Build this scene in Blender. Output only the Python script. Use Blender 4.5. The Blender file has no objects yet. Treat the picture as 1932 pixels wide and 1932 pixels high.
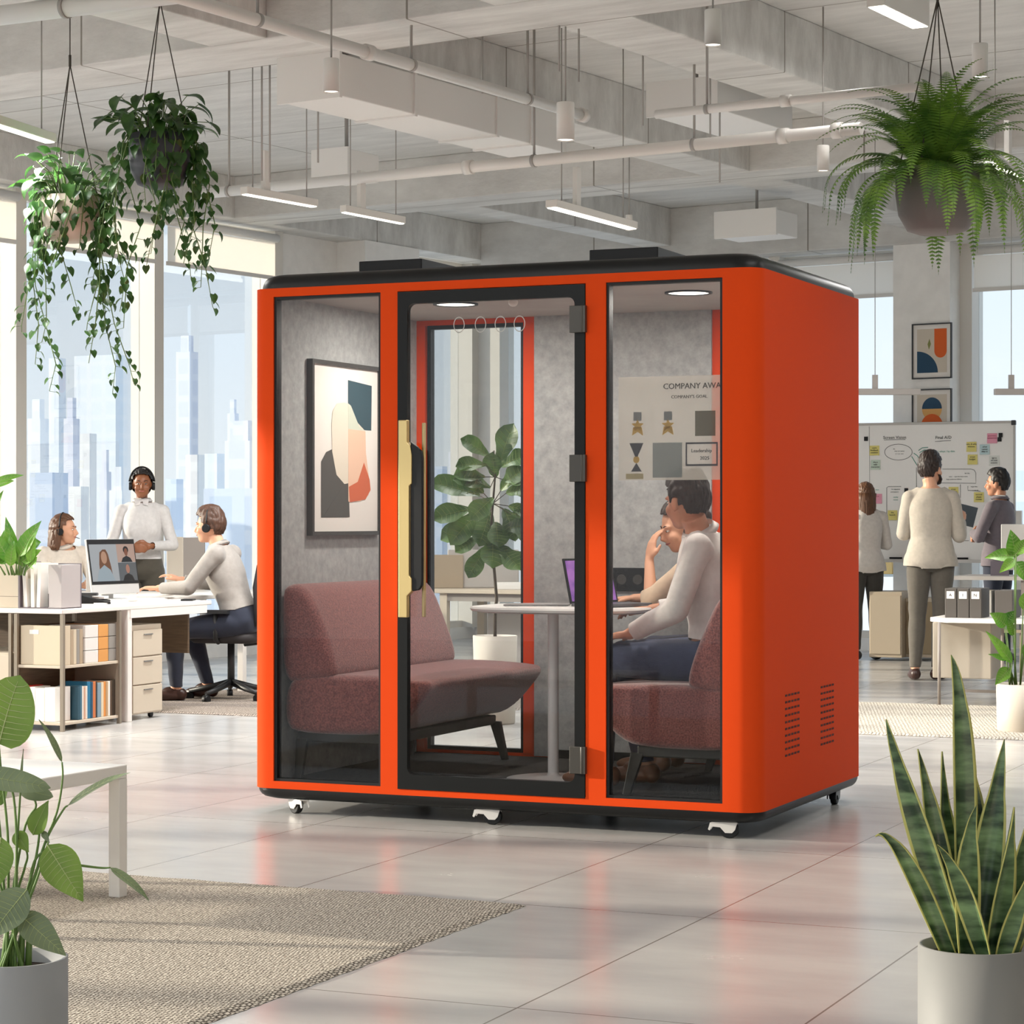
import bpy, bmesh, math, random
import numpy as np
from mathutils import Vector, Matrix, Euler, noise
random.seed(7)
scene = bpy.context.scene
COL = scene.collection
PI = math.pi
R = math.radians
CAMH, F0, CX, HY = 1.265, 4400.0, 966.0, 981.0

def at(px, py, Y):                     # photo pixel at a known distance -> world point
    return Vector(((px-CX)/F0*Y, Y, CAMH+(HY-py)/F0*Y))
def fl(px, py, z=0.0):                 # photo pixel on a horizontal plane of height z
    Y = (CAMH-z)*F0/(py-HY)
    return Vector(((px-CX)/F0*Y, Y, z))

# ------------------------------------------------------------------ materials
MATS = {}
def srgb(c):
    if isinstance(c, str):
        c = tuple(int(c[i:i+2], 16)/255 for i in (0, 2, 4))
    return tuple((x/12.92 if x <= .04045 else ((x+.055)/1.055)**2.4) for x in c)+(1.0,)
def newmat(name):
    m = bpy.data.materials.new(name); m.use_nodes = True
    MATS[name] = m
    nt = m.node_tree
    return m, nt, nt.nodes['Principled BSDF']
def mat(name, col, rough=.5, metal=0, spec=.5, sheen=0, coat=0, noise_amt=0, noise_scale=20, bump=0, bump_scale=60, emit=None, estr=0, stretch=(1,1,1), trans=0, c2=None, sss=0):
    if name in MATS: return MATS[name]
    m, nt, b = newmat(name)
    c = srgb(col)
    b.inputs['Base Color'].default_value = c
    b.inputs['Roughness'].default_value = rough
    b.inputs['Metallic'].default_value = metal
    b.inputs['Specular IOR Level'].default_value = spec
    b.inputs['Sheen Weight'].default_value = sheen
    b.inputs['Coat Weight'].default_value = coat
    if trans: b.inputs['Transmission Weight'].default_value = trans
    if emit is not None:
        b.inputs['Emission Color'].default_value = srgb(emit); b.inputs['Emission Strength'].default_value = estr
    N, L = nt.nodes, nt.links
    if noise_amt or bump or c2:
        tc = N.new('ShaderNodeTexCoord'); mp = N.new('ShaderNodeMapping')
        mp.inputs['Scale'].default_value = stretch
        L.new(tc.outputs['Object'], mp.inputs['Vector'])
    if noise_amt or c2:
        n = N.new('ShaderNodeTexNoise'); n.inputs['Scale'].default_value = noise_scale; n.inputs['Detail'].default_value = 6
        L.new(mp.outputs[0], n.inputs['Vector'])
        rp = N.new('ShaderNodeValToRGB')
        rp.color_ramp.elements[0].position = .3; rp.color_ramp.elements[1].position = .7
        d = srgb(c2) if c2 else tuple(x*(1-noise_amt) for x in c[:3])+(1,)
        u = c if c2 else tuple(min(1, x*(1+noise_amt)) for x in c[:3])+(1,)
        rp.color_ramp.elements[0].color = d; rp.color_ramp.elements[1].color = u
        L.new(n.outputs['Fac'], rp.inputs['Fac']); L.new(rp.outputs['Color'], b.inputs['Base Color'])
    if bump:
        n2 = N.new('ShaderNodeTexNoise'); n2.inputs['Scale'].default_value = bump_scale; n2.inputs['Detail'].default_value = 4
        L.new(mp.outputs[0], n2.inputs['Vector'])
        bp = N.new('ShaderNodeBump'); bp.inputs['Strength'].default_value = bump; bp.inputs['Distance'].default_value = .01
        L.new(n2.outputs['Fac'], bp.inputs['Height']); L.new(bp.outputs['Normal'], b.inputs['Normal'])
    return m
def glassmat(name, tint, refl=1.0, rough=0.0):
    m, nt, b = newmat(name)
    N, L = nt.nodes, nt.links
    N.remove(b); out = N['Material Output']
    t = N.new('ShaderNodeBsdfTransparent'); t.inputs['Color'].default_value = tint
    g = N.new('ShaderNodeBsdfGlossy'); g.inputs['Roughness'].default_value = rough
    f = N.new('ShaderNodeFresnel'); f.inputs['IOR'].default_value = 1.45
    mu = N.new('ShaderNodeMath'); mu.operation = 'MULTIPLY'; mu.inputs[1].default_value = refl
    mx = N.new('ShaderNodeMixShader')
    L.new(f.outputs[0], mu.inputs[0]); L.new(mu.outputs[0], mx.inputs['Fac'])
    L.new(t.outputs[0], mx.inputs[1]); L.new(g.outputs[0], mx.inputs[2]); L.new(mx.outputs[0], out.inputs['Surface'])
    return m
def veilmat(name, col, alpha):
    m, nt, b = newmat(name)
    b.inputs['Base Color'].default_value = srgb(col); b.inputs['Alpha'].default_value = alpha; b.inputs['Roughness'].default_value = .6
    return m

# ------------------------------------------------------------------ mesh builder
class MB:
    def __init__(s): s.v = []; s.f = []; s.mi = []; s.sm = []; s.cur = 0
    def m(s, i): s.cur = i; return s
    def add(s, vs, fs, smooth=False):
        o = len(s.v); s.v += [tuple(v) for v in vs]
        for f in fs: s.f.append(tuple(o+i for i in f)); s.mi.append(s.cur); s.sm.append(smooth)
        return s
    def box(s, x0, x1, y0, y1, z0, z1, M=None):
        vs = [Vector((x, y, z)) for z in (z0, z1) for y in (y0, y1) for x in (x0, x1)]
        if M is not None: vs = [M @ v for v in vs]
        return s.add(vs, [(0,2,3,1), (4,5,7,6), (0,1,5,4), (1,3,7,5), (3,2,6,7), (2,0,4,6)])
    def cyl(s, p0, p1, r0, r1=None, n=16, cap=True, smooth=True):
        return s.tube([p0, p1], [r0, r0 if r1 is None else r1], n, cap, smooth)
    def tube(s, pts, r, n=10, cap=True, smooth=True, flat=1.0):
        pts = [Vector(p) for p in pts]
        if not hasattr(r, '__len__'): r = [r]*len(pts)
        rings = []; up = None
        for i, p in enumerate(pts):
            d = (pts[min(i+1, len(pts)-1)]-pts[max(i-1, 0)]).normalized()
            if up is None: up = Vector((0,0,1)) if abs(d.z) < .9 else Vector((0,1,0))
            a = d.cross(up)
            if a.length < 1e-4: a = d.cross(Vector((1,0,0)))
            a.normalize(); b = a.cross(d).normalized(); up = b
            rings.append([p+(a*math.cos(t)+b*math.sin(t)*flat)*r[i] for t in (2*PI*k/n for k in range(n))])
        vs = [v for rg in rings for v in rg]; fs = []
        for i in range(len(pts)-1):
            for k in range(n):
                fs.append((i*n+k, i*n+(k+1) % n, (i+1)*n+(k+1) % n, (i+1)*n+k))
        s.add(vs, fs, smooth)
        if cap:
            o = len(s.v)-len(vs)
            s.f.append(tuple(o+k for k in reversed(range(n)))); s.mi.append(s.cur); s.sm.append(False)
            s.f.append(tuple(o+(len(pts)-1)*n+k for k in range(n))); s.mi.append(s.cur); s.sm.append(False)
        return s
    def lathe(s, prof, c=(0,0,0), n=32, smooth=True):
        c = Vector(c); vs = []; fs = []
        for (r, z) in prof:
            for k in range(n):
                t = 2*PI*k/n; vs.append(c+Vector((r*math.cos(t), r*math.sin(t), z)))
        for i in range(len(prof)-1):
            for k in range(n):
                fs.append((i*n+k, i*n+(k+1) % n, (i+1)*n+(k+1) % n, (i+1)*n+k))
        return s.add(vs, fs, smooth)
    def ell(s, c, r, M=None, nu=20, nv=14):
        c = Vector(c); vs = []; fs = []
        for j in range(nv+1):
            ph = PI*j/nv
            for k in range(nu):
                t = 2*PI*k/nu
                v = Vector((r[0]*math.sin(ph)*math.cos(t), r[1]*math.sin(ph)*math.sin(t), r[2]*math.cos(ph)))
                if M is not None: v = M @ v
                vs.append(c+v)
        for j in range(nv):
            for k in range(nu):
                fs.append((j*nu+k, (j+1)*nu+k, (j+1)*nu+(k+1) % nu, j*nu+(k+1) % nu))
        return s.add(vs, fs, True)
    def loft(s, rings, closed=True, cap=True, smooth=True):
        n = len(rings[0]); vs = [v for r in rings for v in r]; fs = []
        for i in range(len(rings)-1):
            for k in range(n if closed else n-1):
                fs.append((i*n+k, i*n+(k+1) % n, (i+1)*n+(k+1) % n, (i+1)*n+k))
        if cap and closed:
            fs.append(tuple(reversed(range(n)))); fs.append(tuple((len(rings)-1)*n+k for k in range(n)))
        return s.add(vs, fs, smooth)
    def prism(s, poly, z0, z1, M=None):
        """poly in local xy, extruded along z"""
        n = len(poly)
        vs = [Vector((p[0], p[1], z0)) for p in poly]+[Vector((p[0], p[1], z1)) for p in poly]
        if M is not None: vs = [M @ v for v in vs]
        fs = [tuple(reversed(range(n))), tuple(range(n, 2*n))]+[(k, (k+1) % n, n+(k+1) % n, n+k) for k in range(n)]
        return s.add(vs, fs)
    def torus(s, c, R0, r, M=None, n=32, k=8, a0=0, a1=2*PI):
        pts = []
        full = abs(a1-a0-2*PI) < 1e-6
        N_ = n if full else n+1
        vs = []; fs = []
        for i in range(N_):
            t = a0+(a1-a0)*i/n
            for j in range(k):
                q = 2*PI*j/k
                v = Vector(((R0+r*math.cos(q))*math.cos(t), (R0+r*math.cos(q))*math.sin(t), r*math.sin(q)))
                if M is not None: v = M @ v
                vs.append(v+Vector(c))
        for i in range(n):
            a, b = i, (i+1) % N_
            for j in range(k):
                fs.append((a*k+j, b*k+j, b*k+(j+1) % k, a*k+(j+1) % k))
        return s.add(vs, fs, True)
    def build(s, name, mats, parent=None, bevel=0, seg=2, fix=True, loc=None):
        me = bpy.data.meshes.new(name)
        me.from_pydata(s.v, [], s.f)
        me.polygons.foreach_set('material_index', s.mi)
        me.polygons.foreach_set('use_smooth', s.sm)
        if not isinstance(mats, (list, tuple)): mats = [mats]
        for x in mats: me.materials.append(x)
        if fix:
            bm = bmesh.new(); bm.from_mesh(me)
            bmesh.ops.recalc_face_normals(bm, faces=bm.faces); bm.to_mesh(me); bm.free()
        o = bpy.data.objects.new(name, me); COL.objects.link(o)
        if parent is not None: o.parent = parent
        if loc is not None: o.location = loc
        if bevel:
            b = o.modifiers.new('bevel', 'BEVEL'); b.width = bevel; b.segments = seg; b.limit_method = 'ANGLE'; b.angle_limit = R(40)
        return o
def empty(name, loc, rz=0, label=None, cat=None, group=None):
    o = bpy.data.objects.new(name, None); COL.objects.link(o)
    o.location = loc; o.rotation_euler = (0, 0, rz); o.empty_display_size = .1
    if label: tag(o, label, cat, group)
    return o
def tag(o, label, cat, group=None, kind=None):
    o['label'] = label; o['category'] = cat
    if group: o['group'] = group
    if kind: o['kind'] = kind
    return o
def struct(o): o['kind'] = 'structure'; return o
def T(loc=(0,0,0), rz=0, rx=0, ry=0):
    return Matrix.Translation(Vector(loc)) @ Euler((rx, ry, rz)).to_matrix().to_4x4()
def copy_thing(root, loc=None, rz=None, label=None):
    c = root.copy(); COL.objects.link(c)
    for ch in list(root.children):
        d = ch.copy(); COL.objects.link(d); d.parent = c
        for g in list(ch.children):
            e = g.copy(); COL.objects.link(e); e.parent = d
    if loc is not None: c.location = loc
    if rz is not None: c.rotation_euler = (0, 0, rz)
    if label: c['label'] = label
    return c
def textmesh(s, size, M, mb, ext=.0008):
    cu = bpy.data.curves.new('t', 'FONT'); cu.body = s; cu.size = size; cu.extrude = ext; cu.align_x = 'CENTER'; cu.resolution_u = 2
    ob = bpy.data.objects.new('t', cu); COL.objects.link(ob)
    dg = bpy.context.evaluated_depsgraph_get()
    me = bpy.data.meshes.new_from_object(ob.evaluated_get(dg))
    mb.add([M @ v.co for v in me.vertices], [tuple(p.vertices) for p in me.polygons])
    bpy.data.objects.remove(ob); bpy.data.curves.remove(cu); bpy.data.meshes.remove(me)

# rotated frames
RA = -R(32.8)                                 # room
CA, SA = math.cos(R(32.8)), math.sin(R(32.8))
CORNER = Vector((-.41, 25.0, 0))
def room(v, u, z):                            # v along back wall to the right, u along left wall towards the camera
    return CORNER+Vector((v*CA-u*SA, -v*SA-u*CA, z))
RP = -R(23.6)                                 # pod and furniture
CP, SP = math.cos(R(23.6)), math.sin(R(23.6))
XD = Vector((CP, -SP, 0)); YD = Vector((SP, CP, 0))

# ------------------------------------------------------------------ camera, world, sun
cd = bpy.data.cameras.new('camera'); cam = bpy.data.objects.new('camera', cd); COL.objects.link(cam)
cam.location = (0, 0, CAMH); cam.rotation_euler = (PI/2, 0, 0)
cd.sensor_width = 36; cd.sensor_fit = 'HORIZONTAL'; cd.lens = 36*F0/1932; cd.shift_y = 15/1932
cd.clip_end = 2000; cd.clip_start = .1
scene.camera = cam
w = bpy.data.worlds.new('sky'); scene.world = w; w.use_nodes = True
N, L = w.node_tree.nodes, w.node_tree.links
bg = N['Background']
tc = N.new('ShaderNodeTexCoord'); sx = N.new('ShaderNodeSeparateXYZ'); rp = N.new('ShaderNodeValToRGB')
L.new(tc.outputs['Generated'], sx.inputs[0]); L.new(sx.outputs['Z'], rp.inputs['Fac']); L.new(rp.outputs['Color'], bg.inputs['Color'])
e = rp.color_ramp.elements
e[0].position = 0.0; e[0].color = srgb('f3f4f4'); e[1].position = .6; e[1].color = srgb('b8d0ea')
x = e.new(.07); x.color = srgb('e9f0f6'); x = e.new(.2); x.color = srgb('d3e4f3')
bg.inputs['Strength'].default_value = 1.2
sd = bpy.data.lights.new('sun', 'SUN'); sun = bpy.data.objects.new('sun', sd); COL.objects.link(sun)
sd.energy = 7; sd.color = (1.0, .87, .70); sd.angle = R(1.2)
ray = Vector((.986, -.162, -.235)).normalized()
sun.rotation_euler = ray.to_track_quat('-Z', 'Y').to_euler()
scene.view_settings.view_transform = 'Standard'
scene.view_settings.look = 'None'
scene.view_settings.exposure = 0.0
scene.view_settings.gamma = 1.0
scene.cycles.use_denoising = True
scene.cycles.max_bounces = 8; scene.cycles.transparent_max_bounces = 20
scene.cycles.use_adaptive_sampling = True; scene.cycles.adaptive_threshold = .06
scene.cycles.diffuse_bounces = 4; scene.cycles.glossy_bounces = 3
scene.cycles.sample_clamp_indirect = 6

# ------------------------------------------------------------------ shared materials
M_white = mat('white_paint', 'dcdad6', .6, bump=.05)
M_wpl = mat('white_laminate', 'e6e2dc', .35)
M_cream = mat('cream_laminate', 'c8bca9', .45)
M_creamd = mat('beige_panel', 'b5a690', .5)
M_wood = mat('dark_wood', '5c4a36', .5, noise_amt=.25, noise_scale=6, stretch=(1,1,12))
M_post = mat('brass_post', '9a8f80', .4, metal=.6)
M_black = mat('matte_black', '101113', .5, spec=.35)
M_blackp = mat('black_plastic', '222325', .5)
M_dgrey = mat('dark_grey_metal', '3a3b3d', .4, metal=.3)
M_chrome = mat('chrome', 'c8c8c8', .2, metal=1)
M_steel = mat('brushed_steel', '9b9b9a', .35, metal=.9)
M_paper = mat('paper', 'efece6', .8)
M_soil = mat('soil', '2a1c14', .95, noise_amt=.5, noise_scale=80, bump=.8, bump_scale=90)
M_lamp = mat('lamp_glow', 'ffffff', .5, emit='fff6e8', estr=3)
M_lampw = mat('lamp_body', 'dedbd5', .5)
M_cable = mat('cable_grey', 'a09c97', .5)
M_rope = mat('dark_cord', '4a443d', .8)
# ================================================================== ROOM
def concrete(name, c1, c2, joints=True, rough=.75):
    m, nt, b = newmat(name); N, L = nt.nodes, nt.links
    tc = N.new('ShaderNodeTexCoord'); mp = N.new('ShaderNodeMapping'); mp.inputs['Scale'].default_value = (1, 5, 2)
    L.new(tc.outputs['Object'], mp.inputs['Vector'])
    n = N.new('ShaderNodeTexNoise'); n.inputs['Scale'].default_value = 1.3; n.inputs['Detail'].default_value = 9; n.inputs['Roughness'].default_value = .65
    L.new(mp.outputs[0], n.inputs['Vector'])
    r = N.new('ShaderNodeValToRGB'); r.color_ramp.elements[0].position = .35; r.color_ramp.elements[1].position = .68
    r.color_ramp.elements[0].color = srgb(c2); r.color_ramp.elements[1].color = srgb(c1)
    L.new(n.outputs['Fac'], r.inputs['Fac'])
    last = r.outputs['Color']
    if joints:
        sp = N.new('ShaderNodeSeparateXYZ'); L.new(tc.outputs['Object'], sp.inputs[0])
        acc = None
        for ax, per, off in (('X', 2.4, .7), ('Y', 1.9, .3)):
            a = N.new('ShaderNodeMath'); a.operation = 'ADD'; a.inputs[1].default_value = off+100*per
            L.new(sp.outputs[ax], a.inputs[0])
            q = N.new('ShaderNodeMath'); q.operation = 'MODULO'; q.inputs[1].default_value = per; L.new(a.outputs[0], q.inputs[0])
            t = N.new('ShaderNodeMath'); t.operation = 'LESS_THAN'; t.inputs[1].default_value = .014; L.new(q.outputs[0], t.inputs[0])
            if acc is None: acc = t
            else:
                k = N.new('ShaderNodeMath'); k.operation = 'MAXIMUM'; L.new(acc.outputs[0], k.inputs[0]); L.new(t.outputs[0], k.inputs[1]); acc = k
        mx = N.new('ShaderNodeMixRGB'); mx.inputs['Color2'].default_value = srgb('8d8880')
        L.new(acc.outputs[0], mx.inputs['Fac']); L.new(last, mx.inputs['Color1']); last = mx.outputs['Color']
    L.new(last, b.inputs['Base Color']); b.inputs['Roughness'].default_value = rough
    n2 = N.new('ShaderNodeTexNoise'); n2.inputs['Scale'].default_value = 14; n2.inputs['Detail'].default_value = 8; L.new(mp.outputs[0], n2.inputs['Vector'])
    bp = N.new('ShaderNodeBump'); bp.inputs['Strength'].default_value = .25; bp.inputs['Distance'].default_value = .02
    L.new(n2.outputs['Fac'], bp.inputs['Height']); L.new(bp.outputs['Normal'], b.inputs['Normal'])
    return m
M_conc = concrete('ceiling_concrete', 'dfdedb', 'cbcac7')
M_beam = concrete('beam_concrete', 'dddcd8', 'c2c0bc')
M_wall = mat('white_plaster', 'efede9', .75, noise_amt=.04, noise_scale=8, bump=.15, bump_scale=30)
M_frame = mat('window_frame', 'dcd8d0', .5)
M_pipe = mat('painted_pipe', 'd9d5cf', .4)
M_duct = mat('painted_duct', 'e2e0dc', .5)
M_glass = glassmat('window_glass', (.95, .975, .99, 1), .35)
M_blind = mat('blind_fabric', 'eee4d2', .8)
mm, nt, b_ = newmat('blind_cloth')
tr = nt.nodes.new('ShaderNodeBsdfTranslucent'); tr.inputs['Color'].default_value = srgb('fcf8f2')
df = nt.nodes.new('ShaderNodeBsdfDiffuse'); df.inputs['Color'].default_value = srgb('faf8f4')
mx = nt.nodes.new('ShaderNodeMixShader'); mx.inputs['Fac'].default_value = .55
nt.links.new(df.outputs[0], mx.inputs[1]); nt.links.new(tr.outputs[0], mx.inputs[2]); nt.links.new(mx.outputs[0], nt.nodes['Material Output'].inputs['Surface'])
M_blind = mm

def rput(o): o.location = CORNER; o.rotation_euler = (0, 0, RA); return o
def rbox(mb, v0, v1, u0, u1, z0, z1): return mb.box(v0, v1, -u1, -u0, z0, z1)
SLAB = 4.38; BEAM = 4.0
# floor: polished concrete tiles, laid along the pod
m, nt, b = newmat('polished_floor'); N, L = nt.nodes, nt.links
tc = N.new('ShaderNodeTexCoord'); sp = N.new('ShaderNodeSeparateXYZ'); L.new(tc.outputs['Object'], sp.inputs[0])
def grid(ax, per, off, wd):
    a = N.new('ShaderNodeMath'); a.operation = 'ADD'; a.inputs[1].default_value = off+100*per; L.new(sp.outputs[ax], a.inputs[0])
    q = N.new('ShaderNodeMath'); q.operation = 'MODULO'; q.inputs[1].default_value = per; L.new(a.outputs[0], q.inputs[0])
    t = N.new('ShaderNodeMath'); t.operation = 'LESS_THAN'; t.inputs[1].default_value = wd; L.new(q.outputs[0], t.inputs[0]); return t
g1 = grid('X', .74, .74-.37, .006); g2 = grid('Y', 1.5, .25, .006)
k = N.new('ShaderNodeMath'); k.operation = 'MAXIMUM'; L.new(g1.outputs[0], k.inputs[0]); L.new(g2.outputs[0], k.inputs[1])
mp = N.new('ShaderNodeMapping'); mp.inputs['Scale'].default_value = (1, 2.5, 1); mp.inputs['Rotation'].default_value = (0, 0, R(20)); L.new(tc.outputs['Object'], mp.inputs['Vector'])
n = N.new('ShaderNodeTexNoise'); n.inputs['Scale'].default_value = 1.2; n.inputs['Detail'].default_value = 8; L.new(mp.outputs[0], n.inputs['Vector'])
r = N.new('ShaderNodeValToRGB'); r.color_ramp.elements[0].position = .3; r.color_ramp.elements[1].position = .72
r.color_ramp.elements[0].color = srgb('afadab'); r.color_ramp.elements[1].color = srgb('c0beba'); L.new(n.outputs['Fac'], r.inputs['Fac'])
mx = N.new('ShaderNodeMixRGB'); mx.inputs['Color2'].default_value = srgb('77726c'); L.new(k.outputs[0], mx.inputs['Fac']); L.new(r.outputs['Color'], mx.inputs['Color1'])
L.new(mx.outputs['Color'], b.inputs['Base Color'])
rr = N.new('ShaderNodeMapRange'); rr.inputs['To Min'].default_value = .15; rr.inputs['To Max'].default_value = .33; L.new(n.outputs['Fac'], rr.inputs['Value']); L.new(rr.outputs[0], b.inputs['Roughness'])
b.inputs['Specular IOR Level'].default_value = .55
bp = N.new('ShaderNodeBump'); bp.inputs['Strength'].default_value = .04; bp.inputs['Distance'].default_value = .02
n2 = N.new('ShaderNodeTexNoise'); n2.inputs['Scale'].default_value = 3; L.new(mp.outputs[0], n2.inputs['Vector']); L.new(n2.outputs['Fac'], bp.inputs['Height']); L.new(bp.outputs['Normal'], b.inputs['Normal'])
M_floor = m
POD = Vector((.971, 9.17, 0))
def floor_pt(v, u): # room -> pod local
    p = room(v, u, 0)-POD; return (p.dot(XD), p.dot(YD))
poly = [floor_pt(-.05, -.05), floor_pt(22, -.05), floor_pt(22, 27), floor_pt(-.05, 27)]
o = struct(MB().prism(poly, -.12, 0).build('floor', M_floor)); o.location = POD; o.rotation_euler = (0, 0, RP)
# ceiling slab + downstand beams
o = struct(rput(rbox(MB(), -.3, 20, -.3, 25, SLAB, SLAB+.3).build('ceiling', M_conc)))
ceil = o
BN = 0
def beam(v0, v1, u0, u1, z0=BEAM, z1=SLAB):
    global BN; BN += 1
    b = struct(rput(rbox(MB(), v0, v1, u0, u1, z0, z1).build('trim_%d' % BN, M_beam, bevel=.008))); return b
BB = [(10.4-.62, 10.4), (4.38-.55, 4.38)]
AA = [(7.56-.48, 7.56), (5.53-.42, 5.53), (12.0, 12.5)]
for u0, u1 in BB: beam(.0, 20, u0, u1)
beam(.0, 20, 16.4, 17.0)
segs = [(0, 3.83), (4.38, 9.78), (10.4, 16.4), (17, 25)]
for v0, v1 in AA:
    for a, b in segs: beam(v0, v1, a, b, BEAM+.003)
beam(0, .32, -.0, 25, BEAM-.002, SLAB)                       # perimeter beams
beam(.32, 20, 0, .35, 3.86, SLAB)
beam(2.3, 2.6, .35, 3.83, BEAM+.003)
# left wall: header above the blinds, pier, sill
H0 = 4.0
def wallpart(name, parts, m): 
    mb = MB()
    for p in parts: rbox(mb, *p)
    return struct(rput(mb.build(name, m)))
wallpart('wall_left', [(-.3, -.0, -.3, 25, H0, SLAB), (-.3, .0, 1.45, 3.35, 0, H0), (.0, .34, 1.5, 2.42, 0, H0), (-.25, -.02, 3.35, 25, 0, .12), (-.25, -.02, -.3, 1.45, 0, .12)], M_wall)
wallpart('wall_back', [(0, 20, -.3, 0, 3.86, SLAB), (4.97, 5.54, -.3, .3, 0, 3.86), (0, 20, -.28, -.02, 0, .12), (0, .25, -.3, 0, .12, 3.86), (8.9, 9.4, -.3, .3, 0, 3.86)], M_wall)
wallpart('wall_right_blocker', [(16.9, 17.1, .0, 25, 0, SLAB)], M_wall)  # unseen wall added to keep side light off the pod's right panel
# windows: each bay is one structure with glass
wi = 0
def window(ax, a, b, z0, z1, mull0=True, trans=None):
    global wi; wi += 1
    fr = MB()
    def bx(mb, t0, t1, d0, d1, z0_, z1_):
        if ax == 'u': rbox(mb, d0, d1, t0, t1, z0_, z1_)
        else: rbox(mb, t0, t1, d0, d1, z0_, z1_)
    s = (-.22, -.02) if ax == 'u' else (-.22, -.02)
    bx(fr, a-.06, a+.06, s[0], .06, z0, z1)
    bx(fr, a+.06, b-.06, -.17, -.07, z0, z0+.07); bx(fr, a+.06, b-.06, -.17, -.07, z1-.07, z1)
    if trans: bx(fr, a+.06, b-.06, -.17, -.07, trans-.02, trans+.02)
    o = struct(rput(fr.build('window_%d' % wi, M_frame)))
    g = MB(); bx(g, a+.06, b-.06, -.125, -.115, z0+.07, z1-.07)
    gg = g.build('glass', M_glass, o)
    return o
for i in range(12):
    u0 = 3.41+i*1.7
    window('u', u0+0, u0+1.7, .12, H0)
window('u', .06, 1.51, .12, H0)
for (a, b) in [(.31, 1.95), (1.95, 3.6), (3.6, 5.03), (5.6, 7.25), (7.25, 8.96), (9.46, 11.2), (11.2, 13), (13, 14.8), (14.8, 16.6), (16.6, 18.4)]:
    window('v', a, b, .12, 3.86)
# baseboard trim
o = wallpart('baseboard_left', [(.0, .015, 2.43, 3.3, 0, .1)], M_white)
# roller blinds
def blind(ax, a, b, top, bot, label, sheer=0):
    r_ = empty('roller_blind', room(.1 if ax == 'u' else (a+b)/2, (a+b)/2 if ax == 'u' else .1, bot), RA, label, 'blind', 'roller blinds on the office windows')
    def bx(t0, t1, d0, d1, z0, z1):
        mb = MB(); c = (a+b)/2
        if ax == 'u': mb.box(d0-.1, d1-.1, -(t1-c), -(t0-c), z0-bot, z1-bot)
        else: mb.box(t0-c, t1-c, -(d1-.1), -(d0-.1), z0-bot, z1-bot)
        return mb
    bx(a+.03, b-.03, .08, .084, bot+.03, top-.1).build('cloth', M_blind, r_)
    bx(a+.02, b-.02, .07, .095, bot, bot+.035).build('bottom_bar', M_white, r_)
    c = (a+b)/2
    mb = MB()
    if ax == 'u': mb.cyl((.0, -(a+.02-c), top-.06-bot), (.0, -(b-.02-c), top-.06-bot), .04)
    else: mb.cyl((a+.02-c, -.0, top-.06-bot), (b-.02-c, -.0, top-.06-bot), .04)
    mb.build('roller_tube', M_white, r_)
bl = [('u', 3.47, 5.05, 'cream roller blind on the tall window nearest the orange pod'),
      ('u', 5.17, 6.75, 'cream roller blind above the standing woman, behind the two trailing plants'),
      ('u', 6.87, 8.45, 'cream roller blind at the left edge of the picture, beyond the first mullion'),
      ('v', 2.05, 3.54, 'cream roller blind on the rear window above the pod'),
      ('v', 3.66, 4.95, 'cream roller blind between the orange pod and the pillar with pictures'),
      ('v', 5.66, 7.2, 'cream roller blind right of the pillar with pictures')]
for ax, a, b, lab in bl:
    if ax == 'u': blind(ax, a, b, 3.98, 3.53, lab)
    else: blind(ax, a, b, 3.84, 3.40, lab)
for i in range(4, 12):
    blind('u', 3.47+1.7*i, 3.47+1.7*i+1.58, 3.98, 3.53, 'cream roller blind further along the left window wall')

# ------------------------------------------------------------------ city outside
def facade(name, c, cw, per=3.5, wid=2.2):
    m, nt, b = newmat(name); N, L = nt.nodes, nt.links
    tc = N.new('ShaderNodeTexCoord'); br = N.new('ShaderNodeTexBrick'); mp = N.new('ShaderNodeMapping')
    sp = N.new('ShaderNodeSeparateXYZ'); cb = N.new('ShaderNodeCombineXYZ'); ad = N.new('ShaderNodeMath')
    L.new(tc.outputs['Object'], sp.inputs[0]); L.new(sp.outputs['X'], ad.inputs[0]); L.new(sp.outputs['Y'], ad.inputs[1])
    L.new(ad.outputs[0], cb.inputs['X']); L.new(sp.outputs['Z'], cb.inputs['Y']); L.new(cb.outputs[0], br.inputs['Vector'])
    br.offset = 0; br.inputs['Scale'].default_value = 1; br.inputs['Brick Width'].default_value = wid; br.inputs['Row Height'].default_value = per
    br.inputs['Mortar Size'].default_value = .55; br.inputs['Mortar Smooth'].default_value = .1
    br.inputs['Color1'].default_value = srgb(cw); br.inputs['Color2'].default_value = srgb(cw); br.inputs['Mortar'].default_value = srgb(c)
    L.new(br.outputs['Color'], b.inputs['Base Color']); b.inputs['Roughness'].default_value = .8
    return m
FW = facade('tower_white_haze', 'f8f8f8', 'eef0f3'); FL = facade('tower_lilac_haze', 'eeeef4', 'e2e4ee', 3.5, 3)  # distance haze is put into these paled facade colours
FB = facade('tower_blue_haze', 'dbe3ef', 'cbd8ea', 3.5, 3); FC = facade('tower_cream_haze', 'f8f6f2', 'eeecea', 3.6, 2.4); FG = facade('tower_pale_haze', 'f4f6f8', 'eef3f7', 4, 4)
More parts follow.
